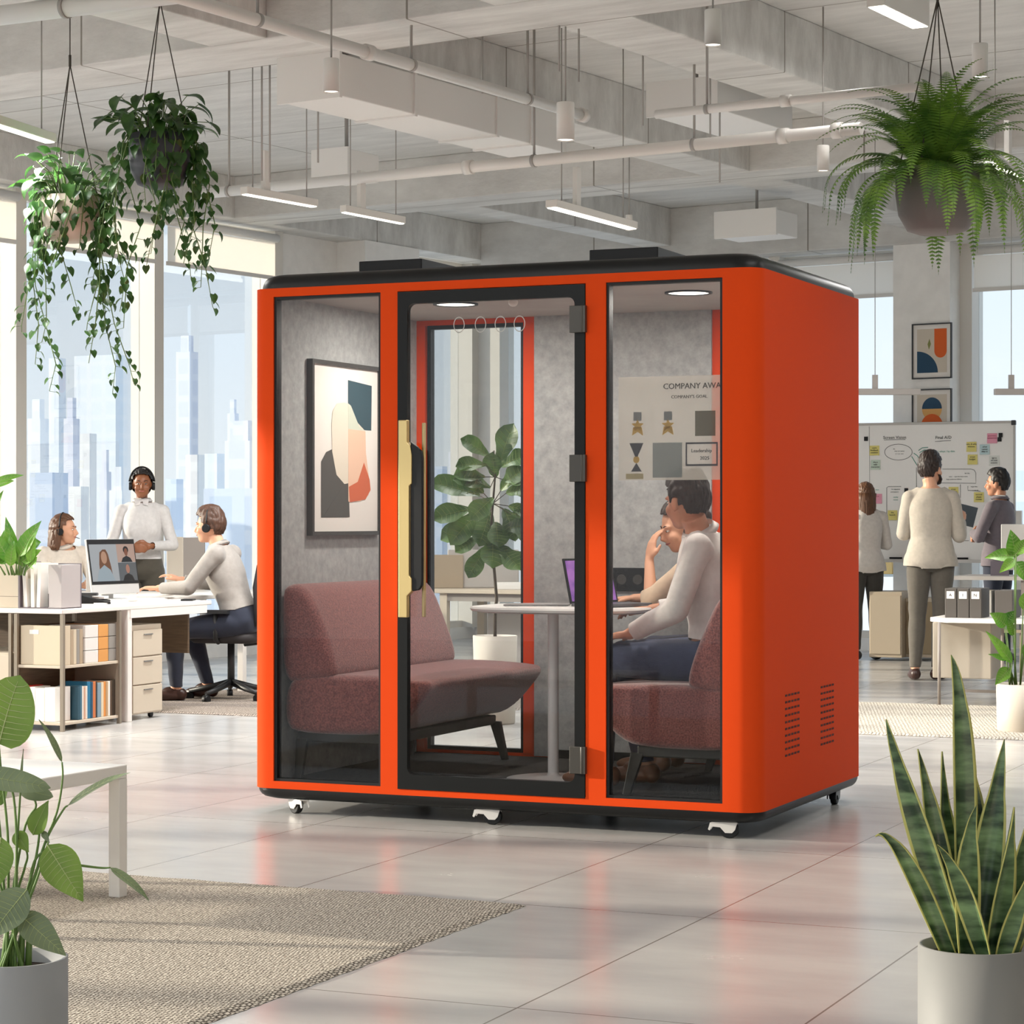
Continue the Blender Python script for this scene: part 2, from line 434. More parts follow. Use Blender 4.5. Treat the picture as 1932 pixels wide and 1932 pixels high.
# (x0,x1,ytop in photo px, distance, material, label)
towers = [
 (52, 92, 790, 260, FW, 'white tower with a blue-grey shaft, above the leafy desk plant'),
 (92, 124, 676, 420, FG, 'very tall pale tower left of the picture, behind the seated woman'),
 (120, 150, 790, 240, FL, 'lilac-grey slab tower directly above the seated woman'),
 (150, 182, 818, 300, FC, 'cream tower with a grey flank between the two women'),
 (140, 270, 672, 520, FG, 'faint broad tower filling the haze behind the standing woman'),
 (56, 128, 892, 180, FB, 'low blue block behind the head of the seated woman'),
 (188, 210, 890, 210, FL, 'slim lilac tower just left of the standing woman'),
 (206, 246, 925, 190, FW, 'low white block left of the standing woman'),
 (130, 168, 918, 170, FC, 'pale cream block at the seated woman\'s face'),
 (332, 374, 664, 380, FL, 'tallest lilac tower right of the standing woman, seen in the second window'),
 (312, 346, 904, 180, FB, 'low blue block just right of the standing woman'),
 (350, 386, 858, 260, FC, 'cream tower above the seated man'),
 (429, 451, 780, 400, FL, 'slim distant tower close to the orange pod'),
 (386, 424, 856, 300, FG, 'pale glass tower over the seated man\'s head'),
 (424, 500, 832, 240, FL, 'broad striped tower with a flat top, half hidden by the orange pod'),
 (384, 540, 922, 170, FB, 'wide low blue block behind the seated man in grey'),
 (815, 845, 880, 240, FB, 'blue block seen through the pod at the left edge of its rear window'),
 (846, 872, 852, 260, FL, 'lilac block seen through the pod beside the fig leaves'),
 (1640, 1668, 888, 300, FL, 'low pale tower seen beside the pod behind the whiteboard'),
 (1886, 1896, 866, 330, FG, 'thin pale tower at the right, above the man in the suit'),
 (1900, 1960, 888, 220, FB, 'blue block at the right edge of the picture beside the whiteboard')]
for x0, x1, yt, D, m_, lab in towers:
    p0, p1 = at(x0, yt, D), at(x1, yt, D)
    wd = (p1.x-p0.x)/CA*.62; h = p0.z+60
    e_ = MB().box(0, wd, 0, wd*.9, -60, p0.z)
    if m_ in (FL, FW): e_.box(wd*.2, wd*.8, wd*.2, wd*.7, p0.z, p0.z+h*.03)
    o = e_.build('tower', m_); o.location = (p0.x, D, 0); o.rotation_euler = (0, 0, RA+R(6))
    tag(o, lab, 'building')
o = struct(MB().box(-600, 600, 60, 1200, -62, -60).build('ground', mat('street_ground', 'd8dbe0', .9)))

# ------------------------------------------------------------------ pipes, ducts
def pipe_between(p0, p1, r, label, flanges=(), cap=False, name='ceiling_pipe', cat='pipe', hang=()):
    p0, p1 = Vector(p0), Vector(p1)
    root = empty(name, (p0+p1)/2, 0, label, cat)
    c = (p0+p1)/2
    MB().cyl(p0-c, p1-c, r, n=20).build('pipe_run', M_pipe, root)
    d = (p1-p0).normalized()
    for t in flanges:
        q = p0.lerp(p1, t)-c
        MB().cyl(q-d*.03, q+d*.03, r*1.3, n=20).build('coupling', M_pipe, root)
    for t in hang:
        q = p0.lerp(p1, t)-c
        MB().cyl(q, (q.x, q.y, SLAB-c.z), .008, n=8).cyl(q-d*.012, q+d*.012, r*1.12, n=20).build('hanger_rod', M_cable, root)
    return root
def Yz(py, z): return (z-CAMH)*F0/(HY-py)
def cz(px, py, z): return at(px, py, Yz(py, z))
a, b = cz(350, -2, 3.78), cz(1104, 219, 3.78)
d = (b-a).normalized()
pipe_between(a-d*3, b, .033, 'thick white pipe running from top left towards the middle, below the slab', (.35, .66, .995), hang=(.52, .72, .9))
p = pipe_between(cz(380, 366, 3.52), cz(1625, 242, 3.52), .036, 'long white pipe crossing above the pod from lower left to the fern', (.45, .9, .97), hang=(.05, .55, .78))
p = pipe_between(cz(1238, 216, 3.62), cz(1745, 163, 3.62), .026, 'shorter white pipe just above the long one, left of the fern', (.5,), hang=(.2,))
a, b = cz(-60, 37, 3.93), cz(300, -8, 3.93)
d = (b-a).normalized()
pipe_between(a, b+d*2, .052, 'thick white pipe in the top left corner', (), hang=(.2,))
def duct(px0, py0, zb, px1, py1, w_, h_, label, flanges=(), extra=None):
    p0 = cz(px0, py0, zb); p1 = cz(px1, py1, zb)
    Ln = (p1-p0).length
    root = empty('ventilation_duct', p0, RA, label, 'duct')
    MB().box(-w_, 0, 0, Ln, 0, h_).build('duct_box', M_duct, root, bevel=.006)
    for f in flanges:
        y = f*Ln
        MB().box(-w_-.012, .012, y-.012, y+.012, -.012, h_+.012).build('flange', M_duct, root)
    for y in (.2, Ln-.2): MB().cyl((-w_/2, y, h_), (-w_/2, y, SLAB-zb), .01, n=8).build('hanger_rod', M_cable, root)
    return root
duct(640, 180, 3.74, 1048, 291, .44, .25, 'large square white duct hanging above the pod', (.0, .3, .66, .82))
duct(655, 333, 3.70, 720, 345, .3, .2, 'boxy white duct beyond the long pipe, left of centre', (.0,))
duct(1352, 205, 3.9, 1500, 250, .5, .2, 'short grey-white duct between beams at the top right of centre', (.0,))
duct(1463, 440, 3.62, 1500, 450, .55, .2, 'low white bulkhead box over the right end of the pod', (.0,))

# ------------------------------------------------------------------ lamps
def linear(px0, py0, px1, py1, z, w_, label, rods=True, group='slim linear pendant lamps'):
    a, b = cz(px0, py0, z), cz(px1, py1, z); c = (a+b)/2
    d = b-a; Ln = d.length; rz = math.atan2(d.y, d.x)
    root = empty('linear_lamp', c, rz, label, 'lamp', group)
    MB().box(-Ln/2, Ln/2, -w_/2, w_/2, .004, .05).build('lamp_body', M_lampw, root, bevel=.003)
    MB().box(-Ln/2+.01, Ln/2-.01, -w_/2+.008, w_/2-.008, -.002, .004).build('diffuser', M_lamp, root)
    if rods:
        for x in (-Ln*.38, Ln*.38):
            MB().cyl((x, 0, .05), (x, 0, SLAB-z), .004, n=6).build('suspension_cable', M_cable, root)
        MB().box(-Ln*.2-.03, -Ln*.2+.03, -.015, .015, .05, .3).build('driver_box', M_lampw, root)
linear(-60, 220, 96, 270, 3.3, .07, 'linear pendant lamp cut by the left edge of the picture')
linear(460, 367, 594, 391, 3.3, .06, 'linear pendant lamp above the left end of the pod')
linear(647, 401, 760, 423, 3.28, .05, 'thin linear pendant lamp second from the left over the pod')
linear(1040, 392, 1193, 433, 3.2, .08, 'linear pendant lamp above the middle of the pod, bright underside')
linear(1860, 305, 1990, 368, 3.3, .06, 'linear pendant lamp at the right edge behind the fern')
# recessed strip, on the slab
a, b = cz(1652, 11, 4.2), cz(1737, 52, 4.2); c = (a+b)/2; d = b-a
root = empty('linear_lamp', (c.x, c.y, 4.2), math.atan2(d.y, d.x), 'wide bright linear lamp at the top right close under the slab', 'lamp')
Ln = d.length
MB().box(-Ln/2, Ln/2, -.055, .055, 0, SLAB-4.2).build('lamp_body', M_lampw, root)
MB().box(-Ln/2+.01, Ln/2-.01, -.048, .048, -.004, 0).build('diffuser', M_lamp, root)
for (px, py, w_, lab) in [(1345, 86, 32, 'cylinder downlight at the top, right of centre'), (1849, 146, 30, 'cylinder downlight right of the fern cords'),
                          (1067, 265, 34, 'cylinder downlight at the end of the thick pipe'), (1553, 323, 23, 'small cylinder downlight left of the fern'),
                          (625, 174, 30, 'cylinder downlight in front of the large duct'), (1187, 435, 14, 'tiny downlight below the linear lamp above the pod')]:
    r_ = {32: .041, 23: .037, 30: .041, 34: .05, 14: .03}[w_]
    Y = 2*r_*F0/w_; p = at(px, py, Y)
    root = empty('downlight', p, 0, lab, 'lamp', 'cylinder pendant downlights')
    h = 4.2*r_
    MB().lathe([(r_*.9, .004), (r_, 0), (r_, h*.97), (r_*.95, h), (0, h)], n=28).build('lamp_shade', M_lampw, root)
    MB().lathe([(0, .008), (r_*.9, .006)], n=28).build('bulb', M_lamp, root)
    MB().cyl((0, 0, h), (0, 0, SLAB-p.z), .005, n=8).build('suspension_cable', M_cable, root)
# thin ceiling suspension rods of the services
for i, (px, py0, Y) in enumerate([(494, 273, 14.2), (509, 276, 14.2), (600, 240, 14.5), (910, 105, 13.6), (1055, 60, 12.9), (1092, 80, 13), (1213, 168, 14), (1340, 210, 14.5), (1358, 280, 15)]):
    p = at(px, py0, Y)
    if p.z > SLAB: p.z = SLAB
    o = MB().cyl((0, 0, -.22), (0, 0, SLAB-p.z), .006, n=6).build('hanger_rod', M_cable, loc=p)
    tag(o, 'thin metal hanger rod dropping from the slab', 'rod', 'thin hanger rods under the slab')
# two low pendant lamps by the back windows
for (xa, xb, xr, lab) in [(1590, 1736, 1651, 'low grey bar pendant between the pod and the whiteboard pillar'), (1876, 2010, 1908, 'low grey bar pendant in front of the far right window')]:
    Y = 17.5; z = at(0, 740, Y).z
    a, b = at(xa, 742, Y), at(xb, 736, Y); c = (a+b)/2
    root = empty('bar_pendant', (c.x, c.y, z), RP*.0, lab, 'lamp', 'low bar pendants at the right')
    Ln = b.x-a.x
    MB().box(-Ln/2, Ln/2, -.03, .03, -.02, .026).build('lamp_body', mat('lamp_grey', 'a8a39f', .5), root, bevel=.004)
    xx = at(xr, 740, Y).x-c.x
    MB().box(xx-.02, xx+.02, -.015, .015, .026, .13).build('driver_box', mat('lamp_grey', '', .5), root)
    MB().cyl((xx, 0, .13), (xx, 0, SLAB-z), .003, n=6).build('suspension_cable', M_cable, root)
# ================================================================== OFFICE POD
def orange(name, c, rough):
    return mat(name, c, rough, bump=.03, bump_scale=400)
M_or = mat('orange_lacquer', 'd84719', .62, spec=.04, bump=.03, bump_scale=400)
M_trim = mat('black_rubber_trim', '0e0f10', .42, spec=.35)
M_gl = glassmat('pod_glass', (.9, .905, .905, 1), .5)
def felt(name, c1, c2):
    m, nt, b = newmat(name); N, L = nt.nodes, nt.links
    tc = N.new('ShaderNodeTexCoord'); n = N.new('ShaderNodeTexNoise'); n.inputs['Scale'].default_value = 22; n.inputs['Detail'].default_value = 8; n.inputs['Roughness'].default_value = .7
    L.new(tc.outputs['Object'], n.inputs['Vector']); r = N.new('ShaderNodeValToRGB')
    r.color_ramp.elements[0].position = .3; r.color_ramp.elements[1].position = .7; r.color_ramp.elements[0].color = srgb(c2); r.color_ramp.elements[1].color = srgb(c1)
    L.new(n.outputs['Fac'], r.inputs['Fac']); L.new(r.outputs['Color'], b.inputs['Base Color']); b.inputs['Roughness'].default_value = .95
    b.inputs['Sheen Weight'].default_value = .2
    return m
M_felt = felt('grey_felt', 'b4b5b4', '8f9192')
M_podc = mat('pod_ceiling', 'b3aea8', .8, noise_amt=.06, noise_scale=5)
M_carpet = mat('dark_carpet', '33312f', .95, noise_amt=.5, noise_scale=70, bump=.5, bump_scale=200)
W_, D_ = 2.297, 1.559
pod = empty('office_pod', POD, RP, 'large orange glass-fronted meeting pod on castors in the middle of the office', 'pod')
ZB, ZT = .109, 2.262
RC = .085
def rrect(x0, x1, y0, y1, r, n=8):
    pts = []
    for cx, cy, a in ((x1-r, y1-r, 0), (x0+r, y1-r, PI/2), (x0+r, y0+r, PI), (x1-r, y0+r, 3*PI/2)):
        for k in range(n+1):
            t = a+PI/2*k/n; pts.append((cx+r*math.cos(t), cy+r*math.sin(t)))
    return pts
TH = .06
# side panels with rounded vertical corners (C-shaped: side, plus returns to the window frames)
def side_poly(sgn):
    x = 0 if sgn > 0 else -W_
    s = -sgn
    def P(a, b): return (x+s*a, b)
    pts = []
    for k in range(9):   # front outer corner
        t = PI/2*k/8; pts.append(P(RC-RC*math.sin(t), RC-RC*math.cos(t)))
    pts2 = [P(a, D_-b) for a, b in [(RC-RC*math.cos(PI/2*k/8), RC-RC*math.sin(PI/2*k/8)) for k in range(9)]]
    wr = .151 if sgn > 0 else .116
    out = [P(wr, 0)]+pts+pts2+[P(wr, D_), P(wr, D_-TH), P(TH, D_-TH), P(TH, TH), P(wr, TH)]
    return out
for sg in (1, -1):
    mb = MB(); mb.prism(side_poly(sg), ZB, ZT)
    o = mb.build('side_panel', M_or, pod)
    for p_ in o.data.polygons: p_.use_smooth = abs(p_.normal.z) < .5
    o.modifiers.new('e', 'EDGE_SPLIT').split_angle = R(25)
    if sg > 0: rp_ = o
# front frame: rails and mullions
def frame(yf, yb, name):
    mb = MB()
    e = .001
    for x0, x1 in ((-.7336, -.646), (-1.665, -1.585)):
        mb.box(x0, x1, yf, yb, .141, 2.2255)
    mb.box(-W_+.116, -.151, yf, yb, ZB, .141); mb.box(-W_+.116, -.151, yf, yb, 2.2255, ZT)
    return mb.build(name, M_or, pod)
frame(0, TH, 'front_frame')
mb = MB()
mb.box(-1.593, -.711+.06, D_-TH, D_, ZB, ZT)
mb.box(-.70, -.65, D_-TH, D_, ZB, ZT)
mb.box(-W_+.116, -1.593, D_-TH, D_, ZB, .145); mb.box(-W_+.116, -1.593, D_-TH, D_, 2.215, ZT)
mb.box(-.65, -.151, D_-TH, D_, ZB, .145); mb.box(-.65, -.151, D_-TH, D_, 2.215, ZT)
mb.build('rear_frame', M_or, pod)
MB().box(-1.654, -1.594, D_-TH-.004, D_-.01, .145, 2.215).build('rear_frame', M_or, pod)
# window glass with dark gaskets
def pane(x0, x1, y, z0, z1, nm, gk=.012):
    g = MB().box(x0+gk*.3, x1-gk*.3, y, y+.006, z0+gk*.3, z1-gk*.3).build('glass_pane', M_gl, pod)
    mb = MB()
    for a, b, c, d in ((x0, x0+gk, z0, z1), (x1-gk, x1, z0, z1), (x0+gk, x1-gk, z0, z0+gk), (x0+gk, x1-gk, z1-gk, z1)):
        mb.box(a, b, y-.012, y+.03, c, d)
    mb.build('gasket', M_black, pod)
pane(-2.181, -1.665, .02, .141, 2.2255, 'w')
pane(-.646, -.151, .02, .141, 2.2255, 'w')
pane(-2.17, -1.654, D_-.04, .145, 2.215, 'w', .018)
pane(-.65, -.151, D_-.04, .145, 2.215, 'w', .018)
# door
dx0, dx1, dz0, dz1 = -1.583, -.7356, .135, 2.222
bw = .078
root_d = empty('door', (0, 0, 0)); root_d.parent = pod
mb = MB()
ox = [(dx0, dz0), (dx1, dz0), (dx1, dz1), (dx0, dz1)]
def ringpoly(mb, x0, x1, z0, z1, bx, bz0, bz1, r, y0, y1, n=6):
    inner = rrect(x0+bx, x1-bx, z0+bz0, z1-bz1, r, n)
    # outer ring sampled in the same count
    outer = []
    for (px, pz) in inner:
        outer.append(None)
    K = len(inner); q = n+1
    cor = [(x1, z1), (x0, z1), (x0, z0), (x1, z0)]
    for c in range(4):
        for k in range(q):
            i = c*q+k; px, pz = inner[i]
            if k < q/2: outer[i] = (cor[c][0], pz) if c in (0, 2) else (px, cor[c][1])
            else: outer[i] = (px, cor[c][1]) if c in (0, 2) else (cor[c][0], pz)
            if k == q//2: outer[i] = cor[c]
    vs = [(a, y0, b) for a, b in outer]+[(a, y0, b) for a, b in inner]+[(a, y1, b) for a, b in outer]+[(a, y1, b) for a, b in inner]
    fs = []
    for i in range(K):
        j = (i+1) % K
        fs += [(i, j, K+j, K+i), (2*K+i, 2*K+j, 3*K+j, 3*K+i), (i, j, 2*K+j, 2*K+i), (K+i, K+j, 3*K+j, 3*K+i)]
    mb.add(vs, fs)
ringpoly(mb, dx0, dx1, dz0, dz1, .045, .062, .05, .03, -.004, .028)
mb.build('door_frame', mat('door_black', '0b0c0b', .4, spec=.25), root_d)
MB().box(dx0+.03, dx1-.03, .008, .016, dz0+.03, dz1-.03).build('glass_pane', M_gl, root_d)
# hinges
for z in (2.08, 1.475, .29):
    MB().box(dx1-.062, dx1+.008, -.02, .0, z-.055, z+.055).cyl((dx1-.008, -.014, z-.055), (dx1-.008, -.014, z+.055), .008).build('hinge', mat('hinge_metal', '4a4742', .35, metal=.5), root_d, bevel=.002)
# handle: brass plate + black grip
M_brass = mat('brushed_brass', 'd9bf84', .32, metal=.75)
hz0, hz1 = .857, 1.683
hx = dx0+.018
cut = [(0, 0), (.04, 0), (.04, .09), (.062, .11), (.062, .165), (.05, .175), (.05, .55), (.062, .56), (.062, .68), (.055, .72), (.04, .735), (.04, .826), (0, .826)]
Mh = Matrix.Translation((hx, 0, hz0)) @ Matrix(((1, 0, 0, 0), (0, 0, 1, 0), (0, 1, 0, 0), (0, 0, 0, 1)))
MB().prism(cut, -.034, -.006, Mh).build('door_handle', M_brass, root_d, bevel=.003)
grip = [(0, .0), (.02, -.02), (.035, -.02), (.044, -.008), (.046, .04), (.046, .47), (.04, .495), (.02, .51), (0, .535)]
Mh2 = Matrix.Translation((hx+.062, 0, hz0+.165)) @ Matrix(((1, 0, 0, 0), (0, 0, 1, 0), (0, 1, 0, 0), (0, 0, 0, 1)))
MB().prism([(-.008, .0), (.0, -.055), (.03, -.05), (.044, -.03), (.046, .0), (.046, .50), (.04, .53), (.02, .55), (-.008, .57)], -.028, -.008, Mh2).build('handle_grip', M_black, root_d, bevel=.004)
MB().box(hx+.078, hx+.09, .03, .05, hz0+.0, hz1-.01).build('inner_handle', M_brass, root_d, bevel=.003)
# roof and base: rounded black trim
def puck(z0, z1, inset0, inset1, name, n=6):
    rings = []
    for i in range(n+1):
        t = i/n
        z = z0+(z1-z0)*t; ins = inset0+(inset1-inset0)*(1-math.sqrt(max(0, 1-t*t)))
        rings.append([Vector((x, y, z)) for x, y in rrect(-W_+ins, -ins, ins, D_-ins, RC+.02)])
    o = MB().loft(rings).build(name, M_trim, pod)
    o.modifiers.new('e', 'EDGE_SPLIT').split_angle = R(50)
    return o
puck(ZT, ZT+.062, .012, .05, 'roof')
puck(ZB, .062, .0, .04, 'base')
# interior lining
MB().box(-2.237+.0, -2.225, .06, 1.499, .13, 2.24).build('felt_panel', M_felt, pod)
MB().box(-.072, -.06, .06, 1.499, .13, 2.24).build('felt_panel', M_felt, pod)
MB().box(-1.593, -.70, 1.485, 1.499, .135, 2.24).build('felt_panel', M_felt, pod)
MB().box(-2.237, -.06, .06, 1.499, 2.24, 2.255).build('inner_ceiling', M_podc, pod)
MB().box(-2.237, -.06, .06, 1.499, .109, .13).build('carpet', M_carpet, pod)
MB().box(-1.5, -1.05, 1.478, 1.486, .13, .17).build('skirting', M_black, pod)
def lampdisc(x, y, r):
    MB().lathe([(r*1.16, 2.24), (r*1.16, 2.233), (r, 2.233), (r, 2.24)], (x, y, 0), 36).build('downlight_ring', M_blackp, pod)
    MB().lathe([(0, 2.236), (r, 2.236)], (x, y, 0), 36).build('downlight_lens', M_lamp, pod)
    l = bpy.data.lights.new('pod_spot', 'AREA'); l.shape = 'DISK'; l.size = r*1.8; l.energy = 16; l.color = (1, .93, .84)
    lo = bpy.data.objects.new('pod_spot', l); COL.objects.link(lo); lo.parent = pod; lo.location = (x, y, 2.228)
lampdisc(-1.66, .74, .088); lampdisc(-.522, .656, .088)
MB().ell((-1.36, .7, 2.232), (.022, .022, .02)).build('sensor', M_wpl, pod)
for x, y in ((-.33, 1.05), (-.20, 1.05)):
    MB().lathe([(0, 2.236), (.045, 2.236), (.05, 2.24)], (x, y, 0), 24).build('vent_disc', mat('vent_grey', '6d6863', .6), pod)
# power socket plate on the rear felt
sk = empty('socket_panel', (0, 0, 0)); sk.parent = pod
for x in (-1.10, -1.285):
    mb = MB().box(x-.085, x+.085, 1.475, 1.485, .93, 1.04).build('socket_plate', M_black, sk, bevel=.002)
    m2 = MB()
    for k in (-.035, .035):
        m2.lathe([(.02, -.004), (.026, 0)], (0, 0, 0), 20)
    mm_ = MB()
    for k in (-.04, .04):
        mm_.cyl((x+k, 1.4745, .985), (x+k, 1.4715, .985), .024, n=20)
    mm_.build('socket_outlet', mat('socket_grey', '3b3936', .5), sk)
# roof units
for x in (-1.83, -.73):
    u_ = MB().box(x-.155, x+.155, .42, 1.1, ZT+.06, ZT+.15).build('ventilation_unit', M_black, pod, bevel=.004)
    MB().box(x-.10, x-.09, .415, .42, ZT+.085, ZT+.095).box(x-.08, x-.05, .415, .42, ZT+.083, ZT+.087).build('indicator', M_chrome, u_)
# vents in the right side
M_slot = mat('slot_dark', '4a1208', .8)
for y0 in (.35, .87):
    mb = MB()
    for i in range(10):
        for j in range(5):
            yy = y0+j*.043; zz = .30+i*.0272
            mb.box(-.0005, .0012, yy, yy+.030, zz, zz+.009)
    mb.build('vent_grille', M_slot, pod)
# castors
def castor(x, y, rz, front=True):
    c = empty('castor', (x, y, .0), rz); c.parent = pod
    r = .034
    MB().cyl((-.012, 0, r), (.012, 0, r), r, n=24).build('wheel', M_black, c, bevel=.003)
    MB().lathe([(.01, .0), (.016, .0)], (0, 0, 0), 8)
    pl = [(-.012, r-.012), (.012, r-.012), (.022, r+.0), (.03, r+.028), (-.065, r+.028), (-.072, r+.0), (-.066, r-.004), (-.058, r+.012), (-.03, r+.01)]
    Mx = Matrix(((0, 0, 1, 0), (1, 0, 0, 0), (0, 1, 0, 0), (0, 0, 0, 1)))
    mb = MB().prism(pl, .014, .018, Mx).prism(pl, -.018, -.014, Mx)
    mb.box(-.018, .018, -.06, .03, r+.026, r+.030)
    mb.build('bracket', M_wpl if front else M_dgrey, c)
    MB().cyl((0, -.005, r+.03), (0, -.005, .075), .012).build('stem', M_steel, c)
    c.scale = (1.15, 1.15, 1.0)
castor(-.14, .055, PI/2*-1+.15, True); castor(-1.17, .055, -PI/2+.15); castor(-2.10, .055, -PI/2+2.6)
castor(-.06, 1.30, .1, False); castor(-1.17, 1.42, 0, False); castor(-2.14, 1.42, 0, False)
# award film on the inside of the right pane
fm = empty('award_poster', (0, 0, 0), 0); fm.location = POD; fm.rotation_euler = (0, 0, RP)
tag(fm, 'translucent award poster on the inside of the right-hand pod window', 'poster')
fx0, fx1, fz0, fz1 = -.602, -.164, 1.425, 1.842
MB().box(fx0, fx1, .030, .031, fz0, fz1).build('film', veilmat('film_veil', 'ece2d6', .42), fm)
Mt = lambda x, z: Matrix(((1, 0, 0, x), (0, 0, -1, .0292), (0, 1, 0, z), (0, 0, 0, 1)))
mb = MB(); textmesh('COMPANY AWAR', .0325, Mt(-.279, 1.79), mb); textmesh("COMPANY'S GOAL", .018, Mt(-.30, 1.752), mb)
mb.build('lettering', mat('print_grey', '55504b', .8), fm)
M_gold = mat('print_gold', 'c9a25c', .6); M_pg = mat('print_mid', '8c8a88', .8); M_pd = mat('print_dark', '5a575a', .8)
def flat(mb, pts): mb.prism([(a, b) for a, b in pts], 0, .0006, Matrix(((1, 0, 0, 0), (0, 0, -1, .0295), (0, 1, 0, 0), (0, 0, 0, 1)))); return mb
def star(cx, cz, r, mb):
    pts = []
    for k in range(10):
        t = PI/2+k*PI/5; q = r if k % 2 == 0 else r*.45; pts.append((cx+q*math.cos(t), cz+q*math.sin(t)))
    flat(mb, pts)
for cx in (-.52, -.39):
    r_ = empty('medal_print', (0, 0, 0)); r_.parent = fm
    flat(MB(), [(cx-.017, 1.665), (cx+.017, 1.665), (cx+.017, 1.70), (cx-.017, 1.70)]).build('ribbon', M_pg, r_)
    mb = MB(); star(cx, 1.645, .028, mb); flat(mb, [(cx-.024, 1.605), (cx, 1.62), (cx+.024, 1.605), (cx+.018, 1.64), (cx-.018, 1.64)]); mb.build('star', M_gold, r_)
r_ = empty('medal_print', (0, 0, 0)); r_.parent = fm
mb = MB(); flat(mb, [(-.555, 1.575), (-.495, 1.575), (-.52, 1.52), (-.53, 1.52)]); flat(mb, [(-.548, 1.46), (-.502, 1.46), (-.525, 1.495)]); mb.build('ribbon', M_pd, r_)
mb = MB(); flat(mb, [(-.525+.014*math.cos(t*PI/6), 1.508+.014*math.sin(t*PI/6)) for t in range(12)]); mb.build('star', M_gold, r_)
def prin(x0, x1, z0, z1, m, nm):
    return flat(MB(), [(x0, z0), (x1, z0), (x1, z1), (x0, z1)]).build(nm, m, fm)
prin(-.275, -.19, 1.60, 1.70, veilmat('print_olive', '6f6650', .6), 'picture_print')
prin(-.455, -.33, 1.435, 1.575, veilmat('print_haze', '8d9492', .5), 'picture_print')
mb = MB()
for a, b, c, d in ((-.315, -.18, 1.568, 1.575), (-.315, -.18, 1.48, 1.488), (-.315, -.309, 1.488, 1.568), (-.186, -.18, 1.488, 1.568)): flat(mb, [(a, c), (b, c), (b, d), (a, d)])
textmesh('Leadership', .02, Mt(-.248, 1.535), mb); textmesh('2025', .02, Mt(-.235, 1.505), mb)
mb.build('certificate_print', M_pd, fm)
prin(-.57, -.495, 1.43, 1.452, veilmat('print_sand', 'b7a77e', .6), 'picture_print')
# four ring decals on the door glass
for i, px in enumerate((866, 906.5, 944, 980)):
    Y0 = 9.17+.4*1.17
    p = at(px, 613-i*.7, Y0); l = p-POD; 
    t = l.dot(XD)
    # intersect pixel ray with plane y=.0 of the pod
    rd = Vector(((px-CX)/F0, 1, 0)); k = (POD.dot(YD)+.02)/rd.dot(YD); q = rd*k; zz = CAMH+(HY-(613-i*.8))/F0*q.y
    l = q-POD
    o = MB().torus((0, 0, 0), .026, .0018, Euler((PI/2, 0, 0)).to_matrix(), 40, 8).build('wire_ring', M_wpl)
    o.scale = (.92, 1, 1.22)
    o.location = (q.x, q.y, zz); o.rotation_euler = (0, 0, RP)
    o.location = Vector((q.x, q.y, zz))
    lab = ['thin white ring on the door glass, leftmost of four', 'thin white ring on the door glass, second from the left', 'thin white ring on the door glass, third from the left', 'thin white ring on the door glass, rightmost of four'][i]
    tag(o, lab, 'ring', 'white rings at the top of the pod door')

# ------------------------------------------------------------------ inside the pod
def boucle(name, c1, c2):
    m, nt, b = newmat(name); N, L = nt.nodes, nt.links
    tc = N.new('ShaderNodeTexCoord'); n = N.new('ShaderNodeTexNoise'); n.inputs['Scale'].default_value = 150; n.inputs['Detail'].default_value = 3
    L.new(tc.outputs['Object'], n.inputs['Vector']); r = N.new('ShaderNodeValToRGB')
    r.color_ramp.elements[0].position = .35; r.color_ramp.elements[1].position = .65; r.color_ramp.elements[0].color = srgb(c2); r.color_ramp.elements[1].color = srgb(c1)
    L.new(n.outputs['Fac'], r.inputs['Fac']); L.new(r.outputs['Color'], b.inputs['Base Color']); b.inputs['Roughness'].default_value = .95
    b.inputs['Sheen Weight'].default_value = .5
    bp = N.new('ShaderNodeBump'); bp.inputs['Strength'].default_value = .6; bp.inputs['Distance'].default_value = .004
    L.new(n.outputs['Fac'], bp.inputs['Height']); L.new(bp.outputs['Normal'], b.inputs['Normal'])
    return m
M_sofa = boucle('mauve_boucle', '9a5a52', '6a3636')
M_leg = mat('sofa_frame_black', '2d2e2c', .45)
def podpt(x, y, z): return POD+XD*x+YD*y+Vector((0, 0, z))
def soft(prof, y0, y1, rnd=.05, n=5):
    """extrude an xz profile along y with rounded ends"""
    cx = sum(p[0] for p in prof)/len(prof); cz_ = sum(p[1] for p in prof)/len(prof)
    rings = []
    for s, sgn in ((y0, 1), (y1, -1)):
        rr = []
        for i in range(n+1):
            t = PI/2*i/n
            off = rnd*(1-math.sin(t)); ins = rnd*(1-math.cos(PI/2-t)) if False else rnd*(1-math.sin(t))
            y = s+sgn*rnd*(1-math.cos(t))
            ring = []
            for (x, z) in prof:
                d = Vector((x-cx, z-cz_)); l = d.length
                k = max(0, (l-ins*1.0)/l)
                ring.append(Vector((cx+d.x*k, y, cz_+d.y*k)))
            rr.append(ring)
        rings += rr if sgn > 0 else rr[::-1]
    return rings
def smoothprof(pts, it=2):
    for _ in range(it):
        q = []
        for i in range(len(pts)):
            a, b = pts[i], pts[(i+1) % len(pts)]
            q += [(a[0]*.75+b[0]*.25, a[1]*.75+b[1]*.25), (a[0]*.25+b[0]*.75, a[1]*.25+b[1]*.75)]
        pts = q
    return pts
